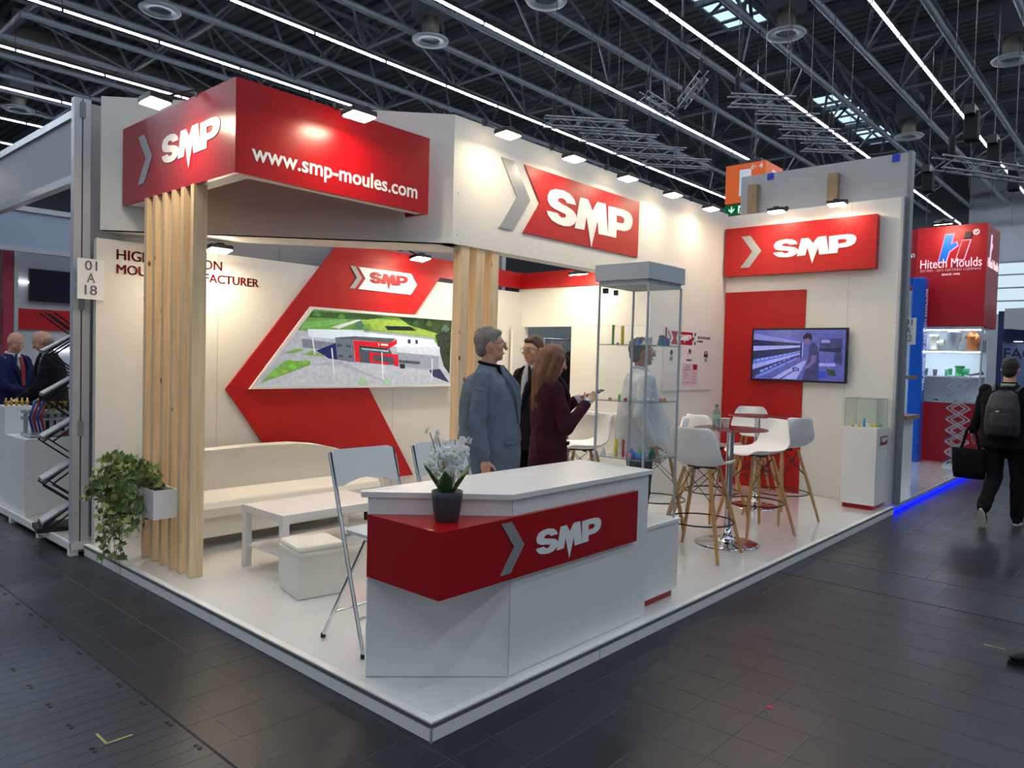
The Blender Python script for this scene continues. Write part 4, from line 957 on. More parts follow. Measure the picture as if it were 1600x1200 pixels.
# ---- ivy in a white planter hung on the slats
iv = thing('potted_ivy', 'trailing green ivy in a white planter box hung on the pine slats', 'plant', (.1, 3.2, .485))
pb = MB().box(.015, .178, 2.85, 2.862, .485, .685).box(.015, .178, 3.588, 3.60, .485, .685).box(.015, .027, 2.862, 3.588, .485, .685).box(.166, .178, 2.862, 3.588, .485, .685).box(.027, .166, 2.862, 3.588, .485, .495)
pb.build('planter_box', WHITE, iv); MB().box(.027, .166, 2.862, 3.588, .62, .66).build('soil', mat('soil', (44, 32, 26), .95, vary=.3, scale=40), iv)
IV1 = mat('ivy_leaf', (86, 112, 54), .45, vary=.3, scale=9); IV2 = mat('ivy_leaf_pale', (150, 160, 86), .5, vary=.2, scale=9)
lp = [(0, 0), (.35, .12), (.95, .05), (.7, .5), (.85, .75), (.4, .8), (0, 1.35), (-.4, .8), (-.85, .75), (-.7, .5), (-.95, .05), (-.35, .12)]
IVL = []
for m in (IV1, IV1, IV2):
    mb = MB(); vs = [(x * .026, y * .03, .006 * abs(x) - .004 * y) for x, y in lp] + [(0, .018, -.004)]
    mb.add(vs, [(12, i, (i + 1) % 12) for i in range(12)], True); me = mb.mesh('leaf'); me.materials.append(m); IVL.append(me)
vines = []
for k in range(46):
    y0 = rnd.uniform(2.9, 3.58); x0 = rnd.uniform(.03, .12); L = rnd.choice((.15, .25, .4, .5, .62, .3, .2))
    if y0 < 3.05: L = min(L, .3)
    dx = rnd.uniform(-.2, -.03); dy = rnd.uniform(-.10, .38)
    pts = []; rnd_h = rnd.uniform(.05, .17)
    for i in range(9):
        s = i / 8; pts.append(Vector((x0 + dx * min(1, s * 2.4) + .02 * math.sin(5 * s + k), y0 + dy * s, .69 + rnd_h * math.sin(min(1, s * 2.5) * math.pi) - L * max(0, s - .25) / .75)))
    vines.append(pts)
mb = MB()
for pts in vines: mb.tube(pts, .0018, 5)
mb.build('vine_stems', mat('ivy_stem', (96, 84, 50), .6), iv)['kind'] = 'stuff'
cnt = 0
for pts in vines:
    n = 6 if len(vines) > 40 else 8
    for i in range(n):
        if cnt >= 296: break
        s = (i + rnd.random()) / n * 8; a = int(min(7, s)); p = pts[a].lerp(pts[a + 1], s - a) + Vector((rnd.uniform(-.035, .02), rnd.uniform(-.04, .04), rnd.uniform(-.02, .03)))
        sc_ = rnd.uniform(1.0, 1.7)
        inst(IVL[rnd.randrange(3)], 'leaf', p - Vector((.1, 3.2, .485)), iv, rot=(rnd.uniform(.6, 2.2), rnd.uniform(-.5, .5), rnd.uniform(-2.4, .4)), scale=(sc_,) * 3)
        cnt += 1
for mi, m in ((0, IV1), (1, IV2)):
    mb = MB()
    for k in range(330 if mi == 0 else 150):
        pts = vines[rnd.randrange(len(vines))]; s = rnd.random() ** 1.6 * 8; q = int(min(7, s))
        p = pts[q].lerp(pts[q + 1], s - q) + Vector((rnd.uniform(-.05, .02), rnd.uniform(-.05, .05), rnd.uniform(-.02, .05)))
        M = Matrix.Rotation(rnd.uniform(-2.4, .4), 3, 'Z') @ Matrix.Rotation(rnd.uniform(.6, 2.2), 3, 'X'); w = rnd.uniform(.7, 1.2)
        vs = [p + M @ Vector((x * .026 * w, y * .03 * w, .006 * abs(x))) for x, y in lp] + [p + M @ Vector((0, .018 * w, -.004))]
        mb.add(vs, [(12, i, (i + 1) % 12) for i in range(12)], True)
    mb.build('small_foliage', m, iv)['kind'] = 'stuff'
# ---- sofa
so = thing('sofa', 'cream white leatherette sofa with arched back against the back wall', 'sofa', (1.35, 3.55, HP))
prof = [(3.25, .34), (3.24, .42), (3.27, .475), (3.34, .49), (3.75, .475), (3.78, .44), (3.78, .34)]
mb = MB()
MB().prism([(a, b) for a, b in prof], (.42, 0, 0), (0, 1, 0), (0, 0, 1), -1.86).build('seat_cushion', CREAM, so, bevel=.015)
MB().box(.44, 2.26, 3.30, 3.92, .18, .345).build('base', CREAM, so, bevel=.01)
bk = [(.40, .30), (2.32, .30), (2.32, .60), (2.27, .68), (2.15, .735), (1.95, .785), (1.7, .815), (1.3, .82), (.85, .81), (.40, .80)]
MB().prism(bk, (0, 3.78, 0), (1, 0, 0), (0, 0, 1), .17).build('backrest', CREAM, so, bevel=.03)
MB().prism([(3.28, .30), (3.30, .50), (3.40, .565), (3.6, .60), (3.85, .62), (3.92, .58), (3.92, .30)], (2.26, 0, 0), (0, 1, 0), (0, 0, 1), -.10).build('arm', CREAM, so, bevel=.02)
for x in (.55, 2.2):
    for y in (3.36, 3.86): MB().lathe([(.02, 0), (.025, .09)], (x, y, HP), 10).build('foot', BLACKP, so)
# ---- coffee table
cf = thing('coffee_table', 'low white coffee table in front of the sofa', 'table', (1.05, 2.45, HP))
MB().box(.60, 1.50, 2.18, 2.73, .49, .541).build('top', WHITE, cf, bevel=.002)
for x in (.60, 1.45):
    for y in (2.18, 2.68): MB().box(x, x + .05, y, y + .05, HP, .49).build('leg', WHITE, cf)
MB().box(.63, 1.47, 2.20, 2.71, .235, .25).build('lower_shelf', WHITE, cf)
# ---- pouf
pf = thing('storage_pouf', 'cream cube storage pouf with padded lid before the coffee table', 'pouf', (.64, 1.885, HP), rz=math.radians(-11))
MB().box(-.158, .158, -.158, .158, 0, .275).build('box', CREAM, pf, bevel=.006)
MB().box(-.168, .168, -.168, .168, .27, .30).build('lid_rim', CREAM, pf, bevel=.006)
MB().box(-.165, .165, -.165, .165, .295, .338).build('lid_cushion', CREAM, pf, bevel=.02)
# ---- folding bar chairs
def rrect(w, h, r, n=5, arch=0.0):
    P = []
    for cx, cy, a0 in ((w / 2 - r, h / 2 - r, 0), (-w / 2 + r, h / 2 - r, 90), (-w / 2 + r * .5, -h / 2 + r * .5, 180), (w / 2 - r * .5, -h / 2 + r * .5, 270)):
        rr = r if a0 < 180 else r * .5
        for k in range(n + 1):
            a = math.radians(a0 + 90 * k / n); P.append((cx + rr * math.cos(a), cy + rr * math.sin(a)))
    if arch:
        i = len(P) // 4 * 3
        bot = [(-w / 2 + .06 + (w - .12) * k / 6, -h / 2 + arch * math.sin(math.pi * k / 6)) for k in range(7)]
        P = P[:i] + bot + P[i:]
    return P
fc = thing('folding_chair', 'white folding bar chair with chrome legs behind the counter end', 'chair', (0, 0, 0), 'folding bar chairs')
GW = mat('pale_grey_lacquer', (208, 212, 212), .4, vary=.01)
for s in (-1, 1):
    x = s * .215
    MB().tube([(x, .0, .012), (x, .30, .95), (x, .325, 1.03)], .011, 8).build('back_tube', CHROME, fc)
    MB().tube([(x * .9, .39, .012), (x * .9, .03, .60)], .010, 8).build('rear_leg', CHROME, fc)
    MB().lathe([(.015, 0), (.015, .022)], (x, .0, 0), 8).build('foot_cap', BLACKP, fc)
    MB().lathe([(.014, 0), (.014, .022)], (x * .9, .39, 0), 8).build('foot_cap', BLACKP, fc)
MB().tube([(-.215, .055, .185), (.215, .055, .185)], .009, 8).build('foot_rail', CHROME, fc)
MB().tube([(-.19, .30, .16), (.19, .30, .16)], .008, 8).build('rear_rail', CHROME, fc)
MB().tube([(-.215, .19, .60), (.215, .19, .60)], .007, 8).build('seat_rail', CHROME, fc)
d = Vector((0, .0312, .0998)).normalized()
MB().prism(rrect(.45, .20, .06, arch=.035), (0, .305, .945), (1, 0, 0), tuple(d), -.014).build('backrest', GW, fc)
MB().prism(rrect(.40, .34, .07), (0, .06, .632), (1, 0, 0), (0, 1, 0), .018).build('seat', GW, fc)
f2 = dup(fc)
fc.location = (.42, .75, HP); f2.location = (.985, .73, HP)
f2['label'] = 'white folding bar chair half hidden behind the orchid'
# ---- bar stools
st = thing('bar_stool', 'x', 'stool', (0, 0, 0), 'white shell bar stools')
prof = [(.225, .725, .19), (.215, .742, .205), (.16, .742, .222), (.05, .732, .235), (-.07, .732, .238), (-.15, .750, .240), (-.205, .80, .238), (-.232, .87, .226), (-.252, .95, .203), (-.268, 1.02, .178), (-.276, 1.055, .135)]
vs = []; n = 12
for i, (y, z, w) in enumerate(prof):
    fr = max(0, min(1, (z - .74) / .2))
    for k in range(n + 1):
        t = -1 + 2 * k / n; e = abs(t) ** 2.4
        vs.append((w * t, y + (.06 * e) * (fr if z > .76 else 0), z + (.052 * e * (1 - fr) if y < .2 else .015 * e)))
fs = []
for i in range(len(prof) - 1):
    for k in range(n): a = i * (n + 1) + k; fs.append((a, a + 1, a + n + 2, a + n + 1))
o = MB().add(vs, fs, True).build('shell_seat', SHELL, st)
m_ = o.modifiers.new('thick', 'SOLIDIFY'); m_.thickness = .010; m_.offset = 1
m_ = o.modifiers.new('round', 'SUBSURF'); m_.levels = 1; m_.render_levels = 1
C4_ = ((1, 1), (1, -1), (-1, -1), (-1, 1))
for a, b in C4_: MB().tube([(a * .105, b * .105, .715), (a * .185, b * .185, .36), (a * .262, b * .262, 0)], [.014, .018, .0125], 10).build('leg', BEECH, st)
MB().tube([(.268 * math.cos(k * math.pi / 14), .268 * math.sin(k * math.pi / 14), .275) for k in range(28)], .0065, 8, closed=True).build('foot_ring', BLACKM, st)
mb = MB().box(-.12, .12, -.015, .015, .708, .722).box(-.015, .015, -.12, .12, .708, .722); mb.build('seat_bracket', BLACKM, st)
for i in range(4):
    a, b = C4_[i], C4_[(i + 1) % 4]
    for p, q in ((a, b), (b, a)): MB().tube([(p[0] * .105, p[1] * .105, .70), (q[0] * .172, q[1] * .172, .44)], .0032, 6).build('wire_brace', BLACKM, st)
spots = [((3.45, .55), 205, 'white shell bar stool with its back to us, right beside the glass showcase'),
         ((4.60, .59), 150, 'white shell bar stool nearest the aisle between the two glass tables'),
         ((5.36, .64), 60, 'bar stool turned away with greyish back nearest the right wall panel'),
         ((6.45, 1.42), 210, 'white shell bar stool farthest back against the red wall panel'),
         ((4.85, 1.15), -10, 'white shell bar stool behind the front glass table facing right'),
         ((3.58, 1.86), 140, 'white shell bar stool left of the showcase behind the woman'),
         ((4.02, 1.30), 100, 'white shell bar stool behind the glass showcase and the man in white')]
for i, ((x, y), hd, lab) in enumerate(spots):
    s_ = st if i == 0 else dup(st)
    s_.location = (x, y, HP + .004); s_.rotation_euler = (0, 0, math.radians(hd - 90)); s_['label'] = lab
# facing: heading is the direction the sitter would look
for s_, hd in zip([o for o in COL.objects if o.name.startswith('bar_stool')], (5, 150, 65, 215, -20, 140, 120)): s_.rotation_euler = (0, 0, math.radians(hd - 90))
# ---- glass bar tables
gt = thing('glass_table', 'round glass bar table with chrome trumpet foot, front one', 'table', (0, 0, 0), 'round glass bar tables')
MB().lathe([(.0, 0), (.27, 0), (.272, .006), (.25, .014), (.10, .030), (.06, .05), (.042, .085), (.034, .13), (.0, .13)], (0, 0, 0), 36).build('foot', CHROME, gt)
MB().lathe([(.031, .10), (.031, .985)], (0, 0, 0), 20).build('column', CHROME, gt)
MB().lathe([(.0, .985), (.045, .985), (.045, 1.0), (0, 1.0)], (0, 0, 0), 20).build('top_flange', CHROME, gt)
MB().lathe([(0, 1.0), (.308, 1.0), (.312, 1.005), (.308, 1.010), (0, 1.010)], (0, 0, 0), 48).build('glass_top', GLASSREFL, gt)
MB().lathe([(.308, 1.0), (.3135, 1.002), (.3135, 1.008), (.308, 1.010)], (0, 0, 0), 48).build('glass_rim', mat('reddened_glass_edge', (120, 70, 68), .15), gt)  # rim coloured red to go with the painted reflection
g2 = dup(gt); gt.location = (3.95, .545, HP); g2.location = (5.80, 1.10, HP)
g2['label'] = 'round glass bar table with chrome foot, rear one near the red panel'
tz = HP + 1.011
bo = thing('water_bottle', 'clear water bottle with green cap on the front glass table', 'bottle', (3.78, .60, tz))
MB().lathe([(.03, 0), (.032, .01), (.032, .05), (.029, .06), (.032, .07), (.032, .12), (.026, .155), (.013, .175), (.013, .19)], (3.78, .60, tz), 16).build('bottle_body', glass('bottle_plastic', (214, 232, 228), .05), bo)
MB().lathe([(.0325, .085), (.0325, .118)], (3.78, .60, tz), 16).build('label_sleeve', mat('bottle_label', (150, 196, 160), .4), bo)
MB().lathe([(.015, .188), (.015, .208), (0, .209)], (3.78, .60, tz), 12).build('cap', plast('bottle_green', (20, 120, 70)), bo)
for i, (x, y) in enumerate(((3.95, .66), (4.01, .62))):
    c = thing('paper_cup', 'white paper cup on the front glass table, ' + ['left one', 'right one'][i], 'cup', (x, y, tz), 'paper cups')
    MB().lathe([(.024, 0), (.033, .078), (.035, .08), (.032, .08), (.023, .004), (0, .004)], (x, y, tz), 18).build('cup_wall', WHITE, c)

# ================================================================ PEOPLE
def fuse(mb, name, voxel, smooth=6, disp=0.0):
    """merge overlapping closed shapes to one continuous skin"""
    me = mb.mesh(name); o = bpy.data.objects.new(name, me); COL.objects.link(o)
    r = o.modifiers.new('r', 'REMESH'); r.mode = 'VOXEL'; r.voxel_size = voxel; r.use_smooth_shade = True
    if disp:
        tx = bpy.data.textures.get('cloth_folds') or bpy.data.textures.new('cloth_folds', 'CLOUDS')
        tx.noise_scale = .10; tx.noise_depth = 1
        q = o.modifiers.new('d', 'DISPLACE'); q.texture = tx; q.strength = disp; q.mid_level = .5
    if smooth:
        s = o.modifiers.new('s', 'SMOOTH'); s.factor = .5; s.iterations = smooth
    dg = bpy.context.evaluated_depsgraph_get()
    out = bpy.data.meshes.new_from_object(o.evaluated_get(dg)); out.name = name
    bpy.data.objects.remove(o); bpy.data.meshes.remove(me)
    return out
def link(me, name, m, parent):
    me.materials.clear(); me.materials.append(m)
    o = bpy.data.objects.new(name, me); COL.objects.link(o); o.parent = parent; ORIGIN[o.name] = ORIGIN[parent.name]
    return o
SKIN = mat('skin', (206, 152, 124), .5, vary=.06, scale=20)
SKIN2 = mat('skin_tan', (168, 114, 88), .5, vary=.06, scale=20)
EYEW = mat('eye_white', (230, 228, 224), .2); IRIS = mat('iris', (52, 36, 26), .2); LIP = mat('lips', (172, 98, 88), .5)
def hand(mb, w, d, side_v, curl, s=1.0):
    """palm and five fingers: w wrist, d pointing direction, side_v thumb side"""
    w = Vector(w); d = Vector(d).normalized(); t = Vector(side_v); t = (t - d * t.dot(d)).normalized(); n = d.cross(t)
    pc = w + d * .045 * s
    M = Matrix((t, d, n)).transposed()
    mb.ell(pc, (.040 * s, .052 * s, .016 * s), M, 10, 8)
    mb.cap(w - d * .02, w + d * .02, .026 * s, .027 * s, 8)
    for i, (off, L) in enumerate(((.029, .066), (.010, .076), (-.010, .070), (-.028, .054))):
        p = pc + d * .042 * s + t * off * s; dirn = d.copy(); r = .0095 * s
        for k, f in enumerate((.45, .32, .26)):
            dirn = (dirn + n * curl * (.35 + .35 * k)).normalized(); q = p + dirn * L * f * s
            mb.cap(p, q, r, r * .92, 6); p = q; r *= .93
    p = pc - d * .02 * s + t * .03 * s; dirn = (t * .8 + d * .7 + n * curl * .5).normalized(); r = .0115 * s
    for k, f in enumerate((.034, .03)):
        q = p + dirn * f * s; mb.cap(p, q, r, r * .9, 6); p = q; dirn = (dirn + d * .5 + n * curl * .6).normalized(); r *= .92
def person(label, base, heading, H, arms, cloth, hair, skin=SKIN, legs=None, head=(0, 0), voxel=.008, belly=0.0, lean=0.0, glasses=False, build_w=1.0, face=True, hands=(.35, .35), group=None, extra=None, thick=1.0):
    s = H / 1.75
    r = thing('person', label, 'person', base, group, rz=0.0)
    r.rotation_euler = (0, 0, math.radians(heading - 90)); ORIGIN[r.name] = (0, 0, 0)
    S = lambda p: Vector((p[0] * s, p[1] * s, p[2] * s))
    def L_(p):  # lean the upper body forward about the hips
        p = Vector(p); 
        if lean and p[2] > .92: p = Vector((p[0], p[1] + (p[2] - .92) * math.tan(lean), p[2]))
        return S(p)
    legs = legs or [((-.095, .01, .50), (-.10, -.02, .085), 0), ((.095, .01, .50), (.10, -.02, .085), 0)]
    W = build_w
    nk = Vector((0, 0, 1.53)); Rh = Matrix.Rotation(math.radians(head[0]), 3, 'Z') @ Matrix.Rotation(math.radians(head[1]), 3, 'X')
    def Hd(p): return L_(nk + Rh @ (Vector(p) - nk))
    def hell(mb, c, rad, nu=14, nv=10):
        mb.ell(Hd(c), tuple(q * s for q in rad), Rh, nu, nv)
    body = MB()
    hell(body, (0, -.008, 1.662), (.077, .097, .103), 18, 14); hell(body, (0, .03, 1.60), (.06, .064, .07)); hell(body, (0, .068, 1.558), (.026, .024, .02))
    body.cap(Hd((0, .094, 1.66)), Hd((0, .114, 1.625)), .009 * s, .015 * s, 8)
    hell(body, (0, .079, 1.678), (.05, .018, .010)); hell(body, (0, .083, 1.592), (.026, .014, .012))
    for e in (-1, 1):
        hell(body, (e * .079, -.008, 1.645), (.009, .019, .031)); hell(body, (e * .045, .062, 1.625), (.022, .024, .024))
    body.cap(L_((0, -.012, 1.42)), Hd((0, -.005, 1.58)), .060 * s, .054 * s, 12)
    body.loft([(0, 0, .86 * s, .15 * s, .10 * s), (0, 0, 1.05 * s, .14 * s, .095 * s)], 14)
    body.cap(L_((0, 0, 1.0)), L_((0, 0, 1.36)), .11 * s, .12 * s); body.cap(L_((-.13, -.01, 1.41)), L_((.13, -.01, 1.41)), .06 * s, .06 * s)
    J = []
    for i, (el, wr, hd, th) in enumerate(arms):
        sg = -1 if i == 0 else 1
        sh = L_((sg * .175 * W, -.01, 1.415)); e_ = L_(el); w_ = L_(wr)
        body.cap(sh, e_, .046 * s, .040 * s, 10); body.cap(e_, w_, .038 * s, .026 * s, 10); hand(body, w_, hd, th, hands[i], s * .97)
        J.append((sh, e_, w_))
    K = []
    for i, (kn, an, tip) in enumerate(legs):
        sg = -1 if i == 0 else 1; hp = S((sg * .09, 0, .90)); kn = S(kn); an = S(an)
        body.cap(hp, kn, .078 * s, .055 * s, 12); body.cap(kn, an, .052 * s, .036 * s, 12); K.append((hp, kn, an, tip))
    link(fuse(body, 'body', voxel, 3), 'body', skin, r)
    if face:
        for e in (-1, 1):
            mb = MB(); mb.ell(Hd((e * .031, .0795, 1.654)), (.0105 * s,) * 3, None, 10, 8); mb.build('eye', EYEW, r)
            MB().ell(Hd((e * .031, .0865, 1.654)), (.0052 * s,) * 3, None, 8, 6).build('iris', IRIS, r)
            MB().cap(Hd((e * .016, .091, 1.676)), Hd((e * .046, .080, 1.678)), .0035 * s, .0028 * s, 6).build('eyebrow', mat('brow', (92, 78, 68), .8), r)
        MB().ell(Hd((0, .0955, 1.590)), (.022 * s, .006 * s, .0065 * s), Rh, 10, 6).build('mouth', LIP, r)
    if glasses:
        mb = MB()
        for e in (-1, 1):
            mb.tube([Hd((e * .034 + .024 * math.cos(a), .106, 1.652 + .019 * math.sin(a))) for a in [k * math.pi / 7 for k in range(14)]], .0015 * s, 5, closed=True)
            mb.tube([Hd((e * .057, .106, 1.656)), Hd((e * .078, .05, 1.658)), Hd((e * .080, -.02, 1.655))], .0015 * s, 5)
        mb.tube([Hd((-.010, .107, 1.655)), Hd((.010, .107, 1.655))], .0015 * s, 5)
        mb.build('glasses', BLACKM, r)
    # hair
    if hair:
        hm = hair[1]; mb = MB()
        if hair[0] == 'short':
            hell(mb, (0, -.022, 1.683), (.083, .100, .094), 18, 12); hell(mb, (0, -.056, 1.625), (.071, .054, .068)); hell(mb, (0, .038, 1.735), (.056, .045, .026))
            for e in (-1, 1): hell(mb, (e * .070, -.010, 1.672), (.014, .034, .030))
            for k in range(16):
                a = k * 2.4; b2 = .35 + .5 * (k % 4) / 3; hell(mb, (.078 * math.cos(a) * b2, -.02 + .092 * math.sin(a) * b2, 1.683 + .092 * math.sqrt(1 - b2 * b2)), (.02, .022, .012), 8, 6)
        elif hair[0] == 'fringe':
            hell(mb, (0, -.06, 1.62), (.078, .052, .055)); 
            for e in (-1, 1): hell(mb, (e * .072, -.03, 1.635), (.014, .035, .03))
        elif hair[0] == 'long':
            hell(mb, (0, -.022, 1.682), (.090, .108, .100), 18, 12)
            for x, y, r0, r1, zb in ((-.072, -.02, .034, .030, 1.30), (.072, -.02, .034, .030, 1.30), (-.045, -.075, .045, .04, 1.27), (.045, -.075, .045, .04, 1.27), (0, -.09, .05, .042, 1.25), (-.082, .03, .024, .028, 1.33), (.082, .03, .024, .028, 1.33)):
                mb.cap(Hd((x, y, 1.68)), Hd((x * 1.1, y - .01, 1.50)), r0 * s, r0 * s, 10); mb.cap(Hd((x * 1.1, y - .01, 1.50)), L_((x * 1.25, y - .035, zb)), r0 * s, r1 * s * .6, 10)
        link(fuse(mb, 'hair', .009, 2), 'hair', hm, r)
    # clothes
    for c in cloth:
        k = c[0]; m = c[1]; mb = MB()
        if k in ('jacket', 'shirt', 'blazer'):
            hem = c[2] if len(c) > 2 else .80
            f = W * (1.0 if k != 'shirt' else .95)
            fl_ = 1.06 if k == 'blazer' else 1.0
            rings = [(0, .0, hem, .205 * f * fl_, .145 + belly * .7), (0, .005 + belly * .25, hem + .12, .205 * f, .145 + belly), (0, .005 + belly * .25, 1.05, (.185 if k == 'blazer' else .198) * f, .132 + belly), (0, 0, 1.20, .205 * f, .138 + belly * .5), (0, -.005, 1.32, .215 * f, .132), (0, -.012, 1.40, .20 * f, .112), (0, -.015, 1.455, .135 * f, .085), (0, -.015, 1.49, .075, .070), (0, -.012, 1.515, .066, .066)]
            mb.loft([(L_((a, b, z)).x, L_((a, b, z)).y, L_((a, b, z)).z, rx_ * s, ry_ * s * (thick if z < 1.42 else 1)) for a, b, z, rx_, ry_ in rings], 26)
            link(fuse(mb, k, .010, 4, .022), k, m, r)
            for (sh, e_, w_), sg in zip(J, (-1, 1)):
                mb = MB()
                mb.cap(sh - Vector((sg * .01, 0, .005)), e_, .074 * s, .060 * s, 14); mb.cap(e_, e_.lerp(w_, .93), .060 * s, .045 * s, 14)
                # folds at the elbow and upper arm
                for q, rr in ((.3, .072), (.55, .070), (.8, .066)): p_ = sh.lerp(e_, q); mb.ell(p_, (rr * s, rr * s, .018 * s), aim(sh, e_).to_matrix(), 10, 6)
                link(fuse(mb, 'sleeve', .010, 3, .026), 'sleeve', m, r)
                if len(c) > 3: MB().cap(e_.lerp(w_, .90), e_.lerp(w_, 1.0), .043 * s, .040 * s, 14).build('cuff', c[3], r)
            if k == 'jacket' or k == 'blazer':
                for e in (-1, 1):
                    mb = MB()
                    Q = [(.028, .078, 1.50), (.062, .100, 1.46), (.098, .128, 1.36), (.065, .143, 1.28), (.012, .152, 1.10)]
                    mb.tube([L_((e * a, b * (thick if z < 1.42 else 1) + belly * .4, z)) for a, b, z in Q], [.012 * s, .018 * s, .021 * s, .016 * s, .006 * s], 6); mb.build('lapel', m, r)
                    mb = MB().obox(L_((e * .13 * W, .128 * thick + belly * .6, .98)), (.065 * s, .012 * s, .010 * s), Matrix.Rotation(-e * .45, 3, 'Z')); mb.build('pocket_flap', m, r, bevel=.003)
        elif k == 'collar':
            mb.tube([L_((.068 * math.cos(a), -.008 + .068 * math.sin(a), 1.512 - .014 * math.sin(a))) for a in [q * math.pi / 9 for q in range(18)]], .011 * s, 8, closed=True); mb.build('collar', m, r)
        elif k == 'shirt_front':
            mb.loft([(L_((0, 0, z)).x, L_((0, yy, z)).y, z * s, rx_ * s, .05 * s) for z, yy, rx_ in ((1.16, .098, .008), (1.25, .092, .022), (1.36, .080, .036), (1.46, .050, .045), (1.51, .026, .048))], 14); mb.build('shirt_front', m, r)
        elif k == 'tie':
            mb.bar(L_((0, .152, 1.14)), L_((0, .138, 1.38)), .05 * s, .01 * s, (0, 1, 0)); mb.bar(L_((0, .137, 1.38)), L_((0, .112, 1.47)), .035 * s, .014 * s, (0, 1, 0)); mb.build('tie', m, r)
        elif k == 'trousers':
            mb.loft([(0, 0, .80 * s, .175 * W * s, .125 * s), (0, 0, .92 * s, .175 * W * s, .125 * s), (0, 0, 1.02 * s, .16 * W * s, .115 * s)], 20)
            for hp, kn, an, tip in K:
                mb.cap(hp - Vector((0, 0, .03 * s)), kn, .098 * s, .074 * s, 14); mb.cap(kn, kn.lerp(an, .97), .074 * s, .062 * s, 14)
            link(fuse(mb, 'trousers', .011, 3, .018), 'trousers', m, r)
        elif k == 'shoes':
            for hp, kn, an, tip in K:
                sh_ = MB(); up = Matrix.Rotation(math.radians(-tip), 3, 'X')
                sh_.ell(an + up @ Vector((0, .085 * s, -.045 * s)), (.045 * s, .115 * s, .036 * s), up, 14, 10); sh_.ell(an + up @ Vector((0, -.01 * s, -.035 * s)), (.040 * s, .055 * s, .045 * s), up, 12, 8)
                o = link(fuse(sh_, 'shoe', .008, 3), 'shoe', m, r)
                so_ = MB(); P = [(.036 * math.cos(a) * (1.12 if math.sin(a) > 0 else .95), .145 * math.sin(a) * (1 if math.sin(a) > 0 else .75)) for a in [q * math.pi / 10 for q in range(20)]]
                u = up @ Vector((1, 0, 0)); v = up @ Vector((0, 1, 0))
                so_.prism([(a * s, b * s) for a, b in P], an + up @ Vector((0, .06 * s, -.062 * s)), u, v, .022 * s); so_.build('sole', c[2] if len(c) > 2 else BLACKP, o)
    if extra: extra(r, s, L_, Hd)
    return r
GREYHAIR = mat('grey_hair', (126, 120, 114), .8, vary=.3, scale=40, bump=.5, bscale=120)
BROWNHAIR = mat('brown_hair', (112, 74, 46), .55, vary=.35, scale=30, bump=.5, bscale=90)
DKHAIR = mat('dark_hair', (28, 22, 20), .6, vary=.3, scale=30, bump=.4, bscale=90)
SALT = mat('salt_pepper_hair', (86, 80, 76), .8, vary=.35, scale=45, bump=.4, bscale=110)
JG = mat('grey_blue_jacket', (98, 110, 126), .85, vary=.10, scale=14, bump=.6, bscale=9, spec=.2)
DKJ = mat('black_suit', (24, 24, 28), .85, vary=.1, bump=.55, bscale=9, spec=.2)
BURG = mat('burgundy_blazer', (62, 26, 40), .85, vary=.1, bump=.55, bscale=9, spec=.2)
NAVY = mat('navy_suit', (26, 34, 74), .85, vary=.1, bump=.55, bscale=9, spec=.2)
BLK = mat('black_cloth', (16, 16, 18), .9, vary=.1, spec=.2)
WSH = mat('white_shirt_cloth', (200, 204, 208), .8, vary=.03, bump=.7, bscale=9, spec=.2)
GTR = mat('charcoal_trousers', (52, 54, 58), .85, vary=.08, spec=.2)
SHOE = mat('black_leather', (18, 17, 17), .35)
DOWN = lambda e: ((e * .255, -.02, 1.13), (e * .265, .06, .87), (0, .10, -1), (0, 1, 0))
person('man in a grey-blue jacket and black shirt standing behind the counter', (1.69, 1.31, HP), -56, 1.76,
       [DOWN(-1), ((.262, -.03, 1.13), (.272, .03, .87), (-.02, .08, -1), (0, 1, 0))], [('trousers', BLK), ('jacket', JG, .76), ('collar', BLK), ('shirt_front', BLK), ('shoes', SHOE)], ('short', GREYHAIR), head=(16, 0), build_w=1.2, belly=.02, thick=1.38, voxel=.007, glasses=True, hands=(.35, .35))
def phone(r, s, L_, Hd):
    c = L_((.045, .385, 1.375))
    M = Matrix.Rotation(.5, 3, 'X')
    t = thing('smartphone', 'dark smartphone held by the woman in burgundy', 'phone', (0, 0, 0))
    t.matrix_world = Matrix.Translation(r.location) @ Matrix.Rotation(r.rotation_euler.z, 4, 'Z')
    ORIGIN[t.name] = (0, 0, 0)
    MB().obox(c, (.037, .075, .004), M).build('case', BLACKP, t, bevel=.002)
    MB().obox(c + M @ Vector((0, 0, .0045)), (.034, .070, .0006), M).build('screen', mat('phone_screen', (30, 32, 40), .1), t)
    b = MB().tube([L_((.152 + .031 * math.cos(a) * .8, .258 + .031 * math.cos(a) * .6, 1.296 + .031 * math.sin(a))) for a in [k * math.pi / 8 for k in range(16)]], .006, 6, closed=True); b.build('watch_strap', BLACKP, r)
    MB().obox(L_((.178, .262, 1.308)), (.006, .016, .018), None).build('watch_face', BLACKP, r)
person('woman with long brown hair in a burgundy blazer looking at her phone', (2.33, 1.28, HP), -30, 1.66,
       [((-.20, .08, 1.13), (-.05, .28, 1.33), (.35, .85, .35), (.8, -.2, .4)), ((.235, .06, 1.11), (.145, .27, 1.31), (-.55, .75, .40), (-.6, 0, .6))], [('trousers', BLK), ('blazer', BURG, .74, WSH), ('shoes', SHOE)], ('long', BROWNHAIR), head=(0, -18), voxel=.007, build_w=.92, hands=(.45, .45), extra=phone)
